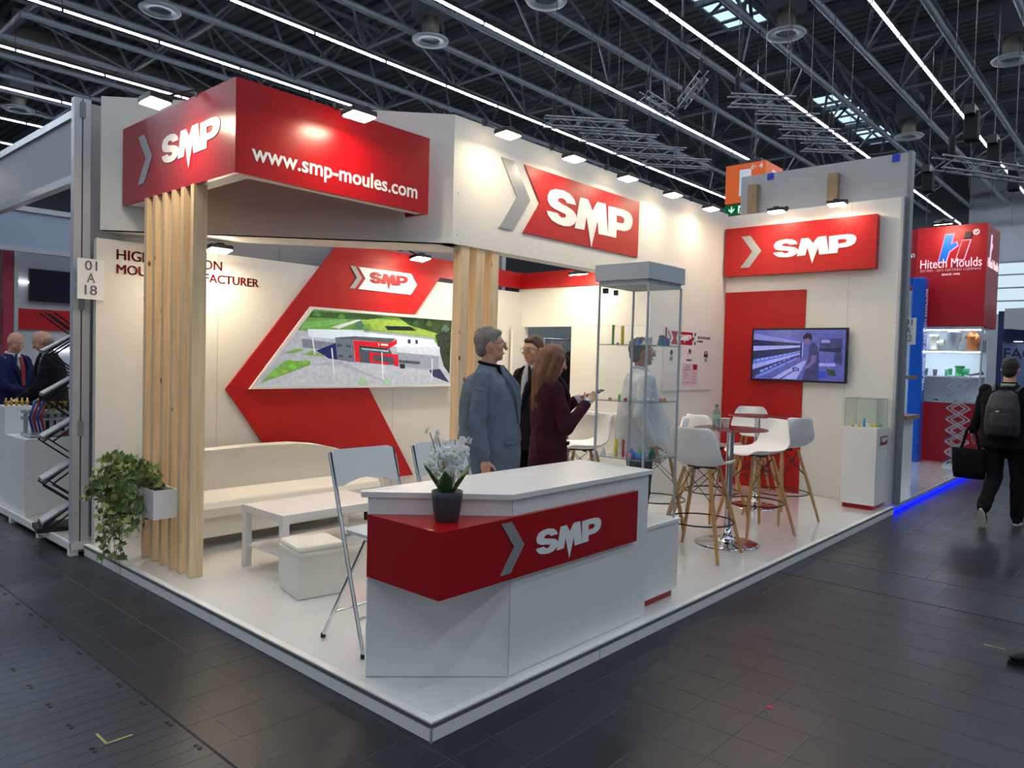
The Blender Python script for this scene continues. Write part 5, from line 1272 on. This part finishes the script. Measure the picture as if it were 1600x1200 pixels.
person('man with glasses in a black suit facing the man in grey', (2.93, 1.95, HP), 174, 1.75,
       [DOWN(-1), DOWN(1)], [('trousers', BLK), ('jacket', DKJ, .76), ('shirt_front', WSH), ('collar', WSH), ('shoes', SHOE)], ('short', mat('short_brown_hair', (84, 62, 46), .7, vary=.3, scale=30, bump=.4, bscale=90)), head=(6, -6), glasses=True, build_w=1.05)
person('grey-haired man in a loose white shirt seen in profile behind the glass showcase', (3.36, 1.10, HP), -40, 1.75,
       [((-.25, -.06, 1.13), (-.22, .10, .90), (0, .4, -1), (0, 1, 0)), ((.262, -.09, 1.13), (.24, .04, .88), (0, .3, -1), (0, 1, 0))], [('trousers', GTR), ('shirt', WSH, .78), ('collar', WSH), ('shoes', SHOE)], ('short', SALT), skin=SKIN2, head=(0, 0), glasses=True, build_w=1.18, belly=.085)
def badge(r, s, L_, Hd):
    MB().obox(L_((.10, .14, 1.30)), (.035, .004, .022)).build('name_badge', WHITE, r)
person('bald man in a navy suit and patterned tie in the left neighbouring stand', (.38, 7.5, .1), -62, 1.70,
       [((-.21, .09, 1.14), (-.06, .28, 1.05), (.9, .5, 0), (0, .4, .8)), ((.21, .09, 1.14), (.08, .29, 1.07), (-.9, .5, 0), (0, .4, .8))], [('trousers', NAVY), ('jacket', NAVY, .78), ('shirt_front', WSH), ('collar', WSH), ('tie', DEEPRED), ('shoes', SHOE)], None, head=(-10, -22), voxel=.010, group='men in the left stand')
person('bald man in a black suit bending forward in the left neighbouring stand', (.60, 6.80, .1), 155, 1.72,
       [((-.21, .10, 1.14), (-.12, .30, 1.0), (.2, .9, -.2), (.8, 0, .3)), ((.22, .08, 1.14), (.14, .28, .98), (-.2, .9, -.2), (-.8, 0, .3))], [('trousers', BLK), ('jacket', DKJ, .78), ('shirt_front', WSH), ('collar', WSH), ('shoes', SHOE)], ('fringe', mat('cropped_grey_hair', (150, 120, 104), .8)), head=(0, -28), lean=.10, voxel=.010, group='men in the left stand', extra=badge)
def walker_extra(r, s, L_, Hd):
    bp_ = MB(); bp_.loft([(0, -.21, .98, .15, .10), (0, -.23, 1.10, .165, .12), (0, -.225, 1.28, .155, .11), (0, -.20, 1.42, .12, .075), (0, -.18, 1.46, .06, .04)], 20)
    t = thing('backpack', 'black backpack worn by the person walking away', 'backpack', (0, 0, 0)); t.location = r.location; t.rotation_euler = r.rotation_euler; ORIGIN[t.name] = (0, 0, 0)
    BPK = mat('backpack_nylon', (34, 34, 37), .5, vary=.1, bump=.15, bscale=40)
    link(fuse(bp_, 'bag_body', .012, 4), 'bag_body', BPK, t)
    q = MB(); q.loft([(0, -.325, 1.0, .11, .03), (0, -.345, 1.10, .115, .03), (0, -.335, 1.22, .10, .03)], 16); link(fuse(q, 'front_pocket', .01, 3), 'front_pocket', BPK, t)
    for e in (-1, 1): MB().tube([(e * .10, -.17, 1.44), (e * .125, -.06, 1.50), (e * .14, .06, 1.47), (e * .15, .12, 1.32), (e * .16, .0, 1.10), (e * .13, -.18, 1.02)], .017, 8).build('strap', BPK, t)
    MB().ell((-.02, -.372, 1.24), (.02, .004, .01)).build('logo_patch', ALU, t)
    MB().tube([(0, -.20, 1.45), (-.03, -.22, 1.50), (.03, -.22, 1.50), (0, -.20, 1.45)], .008, 6).build('grab_loop', BPK, t)
    t = thing('tote_bag', 'black cloth tote bag carried in the walking person\'s left hand', 'bag', (0, 0, 0)); t.location = r.location; t.rotation_euler = r.rotation_euler; ORIGIN[t.name] = (0, 0, 0)
    tb_ = MB().loft([(-.335, 0, .47, .15, .055), (-.335, 0, .55, .165, .07), (-.335, 0, .70, .175, .06), (-.335, 0, .80, .18, .045)], 18); tb_.build('bag_body', BLK, t)
    for y in (-.03, .03): MB().tube([(-.42, y, .79), (-.37, y, 1.0), (-.33, y, 1.06), (-.29, y, 1.0), (-.24, y, .79)], .009, 6).build('handle', BLK, t)
    MB().loft([(0, -.01, 1.50, .075, .075), (0, -.01, 1.53, .07, .07)], 16).build('lanyard', mat('green_lanyard', (120, 150, 120), .6), r)
person('person in black walking away with backpack and tote bag down the aisle', (7.35, -1.0, 0), -3, 1.79,
       [((-.26, .02, 1.15), (-.33, .10, .96), (0, .05, -1), (0, 1, 0)), ((.26, -.06, 1.15), (.29, .10, .93), (0, .3, -1), (0, 1, 0))], [('trousers', BLK), ('jacket', BLK, .82), ('shoes', BLK, mat('sneaker_sole', (200, 196, 184), .6))], ('short', DKHAIR), head=(0, 0), voxel=.011, face=False,
       build_w=1.2, thick=1.15, legs=[((-.10, .06, .50), (-.12, -.30, .20), 62), ((.10, .10, .50), (.10, .14, .085), 0)], lean=.05, extra=walker_extra)
person('person with dark hair partly cut off at the right edge far down the aisle', (14.6, -1.62, 0), 200, 1.68, [DOWN(-1), DOWN(1)], [('trousers', BLK), ('shirt', mat('pale_pink_top', (200, 160, 150), .8), .8), ('shoes', SHOE)], ('long', DKHAIR), voxel=.012)
person('person at the right edge of whom only one black shoe shows', (3.32, -2.08, 0), 132, 1.75, [DOWN(-1), DOWN(1)], [('trousers', BLK), ('jacket', BLK), ('shoes', SHOE)], ('short', DKHAIR), voxel=.012, face=False, legs=[((-.08, .24, .50), (-.06, .40, .085), 0), ((.095, -.02, .50), (.10, -.25, .10), 0)])

# ================================================================ NEIGHBOURING STANDS
LG = mat('left_stand_grey', (176, 176, 184), .6, vary=.02)
lp_ = thing('left_stand_platform', 'low beige platform of the left neighbouring stand', 'platform', (1, 6.5, 0))
MB().box(-.06, 5.0, 4.16, 9.5, .02, .1).build('deck', mat('beige_laminate', (196, 182, 160), .4, vary=.05, scale=3), lp_)
MB().box(-.085, -.06, 4.14, 9.5, .045, .102).build('edge_profile', WHITE, lp_)
MB().box(-.085, .12, 4.13, 4.16, .045, .102).build('edge_profile', WHITE, lp_)
for y in (4.17, 4.95, 5.75, 6.6): MB().box(-.09, -.03, y - .03, y + .03, 0, .05).build('levelling_foot', WHITE, lp_)
pt_ = thing('stand_post', 'grey aluminium corner post of the left neighbouring stand', 'post', (.0, 4.18, .1))
for x0, x1 in ((-.075, -.02), (-.01, .045)): MB().box(x0, x1, 4.15, 4.22, .05, 3.60).build('profile', mat('pale_aluminium', (186, 189, 194), .4, metal=.35), pt_)
MB().box(-.02, -.01, 4.165, 4.21, .05, 3.60).build('groove', BLACKM, pt_)
for z in (.95, 1.95, 3.45): MB().box(-.035, .005, 4.142, 4.15, z, z + .12).build('connector', GREYP, pt_)
ff = thing('left_fascia', 'white fascia panel of the left neighbouring stand', 'fascia', (-.02, 6.4, 3.0))
MB().box(-.03, .0, 4.27, 8.6, 3.03, 3.49).build('panel', LG, ff)
for z in (2.99, 3.50): MB().box(-.05, .02, 4.24, 8.6, z - .03, z + .03).build('rail', ALU, ff)
flood('flood lamp glowing at the left end of the neighbouring fascia', (-.25, 7.1, 3.42), (1, 0), (-.03, 7.1, 3.5), 75, gain=.2, group='flood lamps on neighbouring stands')
n1 = thing('stand_number', 'white number plate reading 01 A 18 on the grey post', 'number plate', (.01, 4.03, 2.03))
MB().box(-.085, .11, 4.03, 4.036, 2.03, 2.345).build('plate', LETTER, n1)
NK = mat('grey_print', (96, 98, 104), .6)
for i, (tx_, w) in enumerate((('01', .088), ('A', .058), ('18', .088))): lettering(tx_, (.012 - w / 2, 4.029, 2.255 - i * .095), (1, 0, 0), (0, 0, 1), w, NK, n1, bold=.004, height=.075)
n2 = thing('stand_number', 'white number plate reading 01 A 22 at the right wall end', 'number plate', (7.25, -.02, 1.94))
MB().box(7.25, 7.256, -.10, .055, 1.94, 2.245).build('plate', LETTER, n2)
for i, (tx_, w) in enumerate((('01', .08), ('A', .05), ('22', .08))): lettering(tx_, (7.249, -.022 + w / 2, 2.16 - i * .09), (0, -1, 0), (0, 0, 1), w, NK, n2, bold=.004, height=.07)
# interior of the left stand
wl = struct(MB().box(.55, 3.0, 8.3, 8.36, .1, 2.80).build('wall_left_stand', LG, loc=(1.7, 8.33, .1)))
struct(MB().box(-.1, .46, 8.5, 8.56, .1, 2.9).build('wall_left_stand_far', LG, loc=(.2, 8.5, .1)))
tag(MB().box(.62, 2.6, 8.27, 8.298, 1.86, 2.115).build('red_stripe', REDM), 'dark red stripe panel under the television of the left stand', 'panel')
tag(MB().box(-.1, .45, 8.47, 8.498, 1.86, 2.115).build('red_stripe', REDM), 'red stripe panel at the far left edge of the photo', 'panel')
rp = thing('red_pillar', 'narrow dark red pillar in the left neighbouring stand', 'pillar', (.5, 8.3, .1)); MB().box(.455, .56, 8.2, 8.3, .1, 2.82).build('panel', mat('burgundy_panel', (150, 44, 62), .5), rp); MB().box(.565, .61, 8.2, 8.28, .1, 2.82).build('edge_profile', ALU, rp)
tl = thing('dark_television', 'dark switched television on the wall of the left stand', 'television', (1.15, 8.25, 2.2))
MB().box(.735, 1.8, 8.24, 8.28, 2.21, 2.61).build('casing', BLACKP, tl); MB().box(.76, 1.78, 8.237, 8.24, 2.23, 2.59).build('screen', mat('dark_screen', (14, 16, 40), .08), tl)
MB().box(.8, 1.1, 8.28, 8.3, 2.3, 2.5).build('wall_mount', BLACKM, tl)
uf = thing('inner_fascia', 'pale blue-grey upper panel inside the left stand', 'fascia', (.8, 7.9, 2.8)); MB().box(.1, 3.0, 7.95, 7.99, 2.83, 3.25).build('panel', mat('pale_panel', (150, 164, 182), .5), uf)
for z in (2.80, 3.28): MB().box(.1, 3.0, 7.92, 8.0, z - .03, z + .03).build('rail', ALU, uf)
for i, (x, z) in enumerate(((.62, 2.43), (.95, 1.60))): tag(MB().box(x, x + (.12 if i == 0 else .5), 8.26, 8.29, z, z + .022).build('led_tube', emit('led_white', (235, 245, 255), 5)), ['short white light tube left of the dark television', 'white light tube below the red stripe in the left stand'][i], 'light')
lettering('TO', (.18, 8.495, 2.20), (1, 0, 0), (0, 0, 1), .30, DEEPRED, tag(MB().box(.1, .44, 8.497, 8.499, 2.1, 2.4).build('wall_sign', LETTER), 'white sign with red letters at the far left edge', 'sign'))
pd = thing('display_plinth', 'white plinth carrying a mould model in the left stand', 'plinth', (.2, 5.75, .1)); MB().box(-.05, .43, 5.45, 6.08, .1, .80).build('box', WHITE, pd)
pd2 = thing('display_plinth', 'taller white plinth with brass fittings at the far left', 'plinth', (.08, 6.28, .1)); MB().box(-.04, .2, 6.12, 6.45, .1, 1.06).build('box', WHITE, pd2)
BRASS = mat('brass', (190, 150, 60), .3, metal=.9)
for i in range(5): tag(MB().lathe([(.012, 0), (.012, .03), (.018, .032), (.018, .045), (.008, .05), (.008, .08), (0, .08)], (-.01 + .045 * i, 6.2, 1.06), 10).build('brass_fitting', BRASS), 'brass fitting on the taller plinth, %s from the left' % ['first', 'second', 'third', 'fourth', 'last'][i], 'fitting', 'brass fittings')
mm = thing('mould_model', 'clear plastic mould model with blue hoses on the white plinth', 'machine model', (.2, 5.7, .80))
ACR = mat('clear_acrylic', (200, 206, 210), .15, trans=.5)
for z in (.81, .96, 1.02): MB().box(.02, .36, 5.55, 5.85, z, z + .025).build('plate', ACR, mm)
for x in (.04, .19, .32):
    for y in (5.57, 5.81): MB().box(x, x + .03, y, y + .03, .83, 1.03).build('pillar', ACR, mm)
for i in range(4): MB().tube([(.04 + .03 * i, 5.54, .86), (.0 + .03 * i, 5.50, 1.0), (.05 + .03 * i, 5.52, 1.14), (.12 + .03 * i, 5.6, 1.12)], .011, 8).build('hose', mat('blue_hose', (20, 60, 140), .35) if i % 2 == 0 else mat('red_hose', (150, 24, 30), .35), mm)
for i in range(5): MB().lathe([(.012, 0), (.012, .07), (.018, .07), (.018, .09), (0, .09)], (.14 + .045 * i, 5.6, 1.045), 8).build('brass_nozzle', BRASS, mm)
MB().box(.28, .38, 5.52, 5.54, .81, .84).build('red_bar', mat('red_hose', (150, 24, 30), .35), mm)
def zigzag(name, label, x, y, zb, ax, w, m, mt, sheets, n=5, step=.36, cross=False):
    """folding brochure stand: zigzag side frames with slanted trays"""
    t = thing(name, label, 'brochure stand', (x, y, zb)); a = Vector((*ax, 0)).normalized(); c = Vector((-a.y, a.x, 0)); o = Vector((x, y, zb))
    MB().obox(o + Vector((0, 0, .02)), (.19, .15, .02), Matrix((a, c, Vector((0, 0, 1)))).transposed()).build('base', m, t)
    h = w / 2
    for k in range(n):
        z0 = .04 + k * step; z1 = z0 + step
        for s in (-1, 1):
            for d_ in (0, .07):
                p = [o + a * (-h + d_ if True else 0) + c * s * .13 + Vector((0, 0, z0 + step * .0)), o + a * (h - .07 + d_) + c * s * .13 + Vector((0, 0, z0 + step * .5)), o + a * (-h + d_) + c * s * .13 + Vector((0, 0, z1))]
                MB().bar(p[0], p[1], .012, .012).build('strut', m, t); MB().bar(p[1], p[2], .012, .012).build('strut', m, t)
                if not cross: continue
                q = [o + a * (h - d_) + c * s * .118 + Vector((0, 0, z0)), o + a * (-h + .07 - d_) + c * s * .118 + Vector((0, 0, z0 + step * .5)), o + a * (h - d_) + c * s * .118 + Vector((0, 0, z1))]
                MB().bar(q[0], q[1], .012, .012).build('strut', m, t); MB().bar(q[1], q[2], .012, .012).build('strut', m, t)
        q0 = o + a * (-h) + Vector((0, 0, z0 + .02)); q1 = o + a * (h - .02) + Vector((0, 0, z0 + step * .5 + .02))
        d = (q1 - q0).normalized(); nn_ = c.cross(d) if c.cross(d).z > 0 else -c.cross(d)
        M = Matrix((d, c, nn_)).transposed()
        tr = MB().obox((q0 + q1) / 2, ((q1 - q0).length / 2, .125, .004), M).build('tray', mt, t)
        if sheets:
            mb = MB().obox((q0 + q1) / 2 + nn_ * .012, ((q1 - q0).length / 2 * .92, .105, .006), M)
            tag(mb.build('brochure', mat('brochure_paper', (190, 186, 186), .5, vary=.75, scale=26)), 'printed brochure on the %s tray of the %s' % (['lowest', 'second', 'third', 'fourth', 'top'][k], name.replace('_', ' ')), 'brochure', 'brochures on the ' + name.replace('_', ' '))
    return t
zigzag('black_brochure_stand', 'black zigzag brochure stand beside the grey post', .04, 4.78, .1, (1, -.15), .30, BLACKM, BLACKM, True)
# ---- right neighbour: platform with blue light, red tower, blue arch
rp_ = thing('right_stand_platform', 'white platform of the right neighbouring stand with blue edge light', 'platform', (10.5, 3, 0))
MB().box(7.23, 14.0, .02, 5.0, .05, .1).build('deck', FLOORW, rp_)
MB().box(7.06, 13.4, .0, .02, .075, .102).build('edge_profile', ALU, rp_)
MB().box(7.06, 13.4, .03, .04, .012, .072).build('light_strip', emit('blue_led', (8, 20, 255), 9), rp_)
MB().box(7.06, 13.4, .018, .03, .034, .042).build('strip_holder', BLACKM, rp_)
HR = mat('tower_red', (172, 8, 26), .45, vary=.03)
tw = thing('red_tower', 'red sign tower of the right neighbouring stand with illuminated logo', 'tower', (12.7, .6, .1))
MB().box(12.15, 13.3, .05, 1.09, 2.40, 4.10).build('upper_box', HR, tw)
MB().box(12.15, 13.3, .05, 1.09, .1, 1.11).build('lower_box', HR, tw)
MB().box(12.25, 12.4, 1.09, 4.0, 3.05, 4.10).build('side_wall', HR, tw)
X_ = 12.146
def lit(c, p): return emit('logo_%d_%d_%d' % c, c, p * .8)
uv = ((0, -1, 0), (0, 0, 1))
MB().prism([(0, 0), (.11, 0), (.15, .16), (.27, .26), (.25, .32), (.17, .28), (.21, .45), (.09, .45)], (X_ - .02, .745, 3.50), *uv, .02).build('letter_h', mat('logo_blue', (20, 110, 220), .4), tw)
MB().prism([(.26, 0), (.37, 0), (.45, .31), (.34, .31)], (X_ - .02, .745, 3.52), *uv, .02).build('letter_i', HR, tw)
MB().prism([(.355, .35), (.46, .35), (.485, .45), (.38, .45)], (X_ - .02, .745, 3.52), *uv, .02).build('letter_dot', mat('logo_dark', (50, 24, 34), .5), tw)
rim = MB().prism([(-.014, -.014), (.12, -.014), (.16, .15), (.285, .25), (.26, .335), (.19, .3), (.225, .464), (.08, .464)], (X_ - .006, .745, 3.50), *uv, .01)
rim.prism([(.243, -.014), (.38, -.014), (.47, .325), (.33, .325)], (X_ - .006, .745, 3.52), *uv, .01); rim.build('halo_rim', lit((255, 150, 175), 2.0), tw)
MB().tube([(X_ - .012, .21 + .04 * math.cos(a), 3.96 + .04 * math.sin(a)) for a in [k * math.pi / 8 for k in range(16)]], .008, 6, closed=True).build('registered_ring', lit((255, 220, 230), 1.5), tw)
lettering('R', (X_ - .012, .228, 3.94), *uv, .036, lit((255, 220, 230), 1.5), tw)
lettering('Hitech Moulds', (X_ - .02, 1.02, 3.395), *uv, .91, lit((255, 205, 214), 1.6), tw, bold=.0, height=.15)
lettering('ISO 9001 : 2015 CERTIFIED COMPANY', (X_ - .01, 1.02, 3.335), *uv, .91, lit((236, 200, 205), .7), tw, height=.042)
lettering('SINCE 1990', (X_ - .01, .69, 3.262), *uv, .27, lit((250, 225, 230), .9), tw, bold=.02, height=.035)
uw = ((1, 0, 0), (0, 0, 1))
MB().prism([(0, 0), (.09, 0), (.13, .16), (.25, .26), (.23, .32), (.15, .28), (.19, .45), (.07, .45)], (12.40, .046, 3.50), *uw, .01).build('letter_h', lit((236, 190, 226), 1.2), tw)
lettering('Hitech Moulds', (12.25, .044, 3.395), *uw, .95, lit((255, 205, 214), 1.6), tw, bold=.0, height=.15)
lettering('.com', (12.247, 1.42, 3.62), *uv, .28, LETTER, tw, bold=.03)
# lit display cabinet in the tower
CABW = mat('cabinet_white', (225, 230, 234), .4)
cb = thing('display_cabinet', 'lit white display cabinet with glass front in the red tower', 'cabinet', (12.5, .57, 1.11))
MB().box(12.62, 12.66, .06, 1.09, 1.11, 2.40).build('back_panel', CABW, cb)
MB().box(12.17, 12.64, 1.05, 1.085, 1.11, 2.40).build('side_panel', CABW, cb)
for z in (1.115, 1.55, 1.99, 2.365): MB().box(12.16, 12.63, .07, 1.07, z - .012, z + .012).build('shelf', CABW, cb)
for z in (2.34, 1.968): MB().box(12.2, 12.23, .09, 1.03, z, z + .01).build('led_strip', emit('cabinet_led', (226, 240, 255), 34), cb)
for y in (.062, 1.075): MB().box(12.15, 12.18, y - .012, y + .012, 1.11, 2.40).build('corner_post', ALU, cb)
for z in (1.12, 2.39): MB().box(12.15, 12.18, .06, 1.08, z - .02, z + .02).build('frame_rail', ALU, cb)
MB().box(12.155, 12.159, .08, 1.06, 1.14, 2.37).build('glass_front', GLASS, cb)
MB().box(12.18, 12.63, .062, .066, 1.14, 2.37).build('glass_side', GLASS, cb)
BEI = plast('beige', (186, 180, 164)); GRY = plast('pipe_grey', (128, 132, 138)); OBR = plast('orange_brown', (170, 98, 48)); GRN = plast('pipe_green', (20, 130, 70)); DGR = plast('dark_grey_pipe', (70, 68, 72))
def fitting(label, y, z, m, fn, x=12.36):
    mb = MB(); fn(mb, Vector((x, y, z))); return tag(mb.build('pipe_fitting', m), label, 'pipe fitting', 'pipe fittings in the cabinet')
def tee(r, h):
    def f(mb, o):
        mb.lathe([(r, 0), (r, h * .12), (r * .9, h * .14), (r * .9, h * .8), (r * 1.05, h * .82), (r * 1.05, h)], tuple(o), 18); mb.tube([o + Vector((0, 0, h * .45)), o + Vector((0, -r * 2.0, h * .45))], [r * .75, r * .85], 14)
    return f
fitting('beige pipe tee on the top cabinet shelf', .80, 2.002, BEI, tee(.075, .27))
fitting('grey pipe reducer on the top cabinet shelf', .50, 2.002, GRY, lambda mb, o: mb.lathe([(.06, 0), (.06, .10), (.105, .17), (.105, .30), (.112, .30), (.112, .33), (.0, .33)], tuple(o), 20))
fitting('orange brown pipe elbow on the top cabinet shelf', .22, 2.002, OBR, lambda mb, o: (mb.lathe([(.09, 0), (.09, .2), (.10, .21), (.10, .24)], tuple(o), 18), mb.tube([o + Vector((0, 0, .16)), o + Vector((0, -.11, .22))], [.085, .1], 16), mb.tube([o + Vector((0, .0, .20)), o + Vector((0, .07, .27))], [.07, .08], 14)))
fitting('small dark grey sleeve on the middle cabinet shelf, left', .92, 1.562, DGR, lambda mb, o: mb.lathe([(.035, 0), (.04, .06), (.045, .13), (0, .13)], tuple(o), 14))
fitting('small grey sleeve on the middle cabinet shelf, second from left', .77, 1.562, DGR, lambda mb, o: mb.lathe([(.03, 0), (.034, .06), (.038, .11), (0, .11)], tuple(o), 14))
fitting('small green and grey joint on the middle cabinet shelf', .60, 1.562, GRN, lambda mb, o: (mb.lathe([(.02, 0), (.024, .11), (0, .11)], tuple(o), 12), mb.lathe([(.03, .02), (.033, .13)], tuple(o + Vector((0, -.06, 0))), 12)))
fitting('green valve on the middle cabinet shelf', .40, 1.562, GRN, tee(.07, .18))
fitting('dark grey club-shaped pipe on the middle cabinet shelf', .15, 1.562, DGR, lambda mb, o: (mb.tube([o + Vector((0, .11, .025)), o + Vector((0, -.02, .05)), o + Vector((0, -.09, .075))], [.012, .022, .04], 12)))
fitting('small dark clip on the lowest cabinet shelf', .74, 1.127, DGR, lambda mb, o: mb.lathe([(.04, 0), (.03, .03), (0, .035)], tuple(o), 10))
fitting('small blue clip on the lowest cabinet shelf', .42, 1.127, B_, lambda mb, o: mb.lathe([(.04, 0), (.03, .025), (0, .03)], tuple(o), 10))
flood('white flood lamp on top of the red tower', (11.72, .60, 4.08), (1, 0), (12.2, .60, 4.11), 66, group='flood lamps on neighbouring stands', size=1.25, gain=.35)
ba = thing('blue_arch', 'glossy blue portal frame standing before the red tower', 'arch', (11.85, 1.5, .1)); BLU = mat('blue_lacquer', (0, 82, 190), .25)
MB().box(11.72, 12.0, .84, 1.04, .1, 3.21).build('upright', BLU, ba, bevel=.03)
MB().box(11.72, 12.0, 1.04, 2.6, 3.07, 3.21).build('lintel', BLU, ba)
MB().box(11.72, 12.0, 2.6, 2.8, .1, 3.21).build('upright', BLU, ba)
plabel(lettering('WELCOME TO HITECH MOULDS', (11.92, .838, 1.30), (0, 0, 1), (-1, 0, 0), 1.72, LETTER, ba, bold=.01, height=.12), 'white vertical lettering')
struct(MB().box(12.25, 12.3, 1.1, 2.7, .1, 3.04).build('wall_right_stand', mat('pale_blue_wall', (190, 206, 220), .5), loc=(12.27, 1.9, .1)))
WOODT = wood('oak_top', (150, 124, 100), (124, 98, 76), knots=False, stretch=(2, 14, 14))
bc = thing('side_counter', 'white bar counter with wooden tops behind the right wall end', 'counter', (8.6, .6, .1))
MB().box(8.36, 8.9, .27, 1.4, .1, 1.0).build('body', WHITE, bc); MB().box(8.3, 8.95, .205, 1.45, 1.0, 1.055).build('top', WOODT, bc); MB().box(8.3, 8.75, .21, 1.4, 1.53, 1.575).build('upper_shelf', WOODT, bc); MB().box(8.5, 8.56, .5, .56, 1.055, 1.53).build('shelf_post', ALU, bc)
zigzag('white_brochure_stand', 'silver zigzag brochure stand before the red tower base', 11.75, .28, .1, (.2, -1), .34, ALU, mat('blue_tray', (40, 70, 130), .4), False, n=4, step=.36, cross=True)
# ---- dark blue stand at the far right
fb = thing('blue_stand', 'dark blue stand wall with letters FAC at the right edge', 'exhibition stand', (18.2, -1.0, 0))
MB().box(18.0, 18.1, -3.5, .62, 0, 2.35).build('wall_panel', mat('slate_blue_wall', (92, 112, 150), .5), fb)
MB().box(17.6, 18.1, -3.5, .62, 2.35, 2.62).build('ceiling_band', mat('navy_band', (20, 34, 84), .5), fb)
MB().box(17.3, 17.4, .52, .62, 0, 3.0).build('corner_post', mat('navy_band', (20, 34, 84), .5), fb)
MB().prism([(-.5, 2.62), (3.6, 2.15), (3.6, 3.2), (-.5, 3.05)], (17.25, 0, 0), (0, -1, 0), (0, 0, 1), .05).build('grey_canopy', PANELG, fb)
lettering('FAC', (17.995, .585, 1.96), (0, -1, 0), (0, 0, 1), .56, mat('navy_letters', (20, 26, 46), .5), fb, bold=.015, height=.245)
for y in (.35, .10): MB().box(17.7, 17.85, y - .14, y + .02, 2.345, 2.352).build('ceiling_lamp', emit('led_white', (235, 245, 255), 5), fb)
for i, y in enumerate((-.28, -.55)): MB().box(17.2, 17.25, y - .09, y + .09, 2.87, 3.04).build('pictogram_plate', mat('magenta_plate', (150, 20, 80), .5), fb)
tr_ = thing('outdoor_tree', 'bare leafy tree top seen through the far window', 'tree', (74, 5.5, 0))
mb = MB(); mb.tube([(74, 5.0, 0), (74, 5.1, 5.5), (74, 4.6, 8.3)], [.2, .12, .03], 6); mb.tube([(74, 5.1, 5.5), (74, 6.2, 8.0)], [.08, .02], 5); mb.tube([(74, 5.1, 6), (74, 3.6, 7.9)], [.08, .02], 5); mb.build('trunk', mat('bark', (96, 88, 78), .9), tr_)
lf_ = MB()
for i in range(260):
    a = Vector((rnd.gauss(74, .8), rnd.gauss(4.9, 1.2), rnd.gauss(7.2, .7))); e = Vector((rnd.uniform(-1, 1), rnd.uniform(-1, 1), rnd.uniform(-1, 1))).normalized() * .11; g_ = e.cross(Vector((.3, .5, .8))).normalized() * .08
    lf_.add([a - e, a + g_, a + e, a - g_], [(0, 1, 2, 3)])
lf_.build('foliage', mat('tree_leaf', (130, 140, 96), .7, vary=.2), tr_)['kind'] = 'stuff'
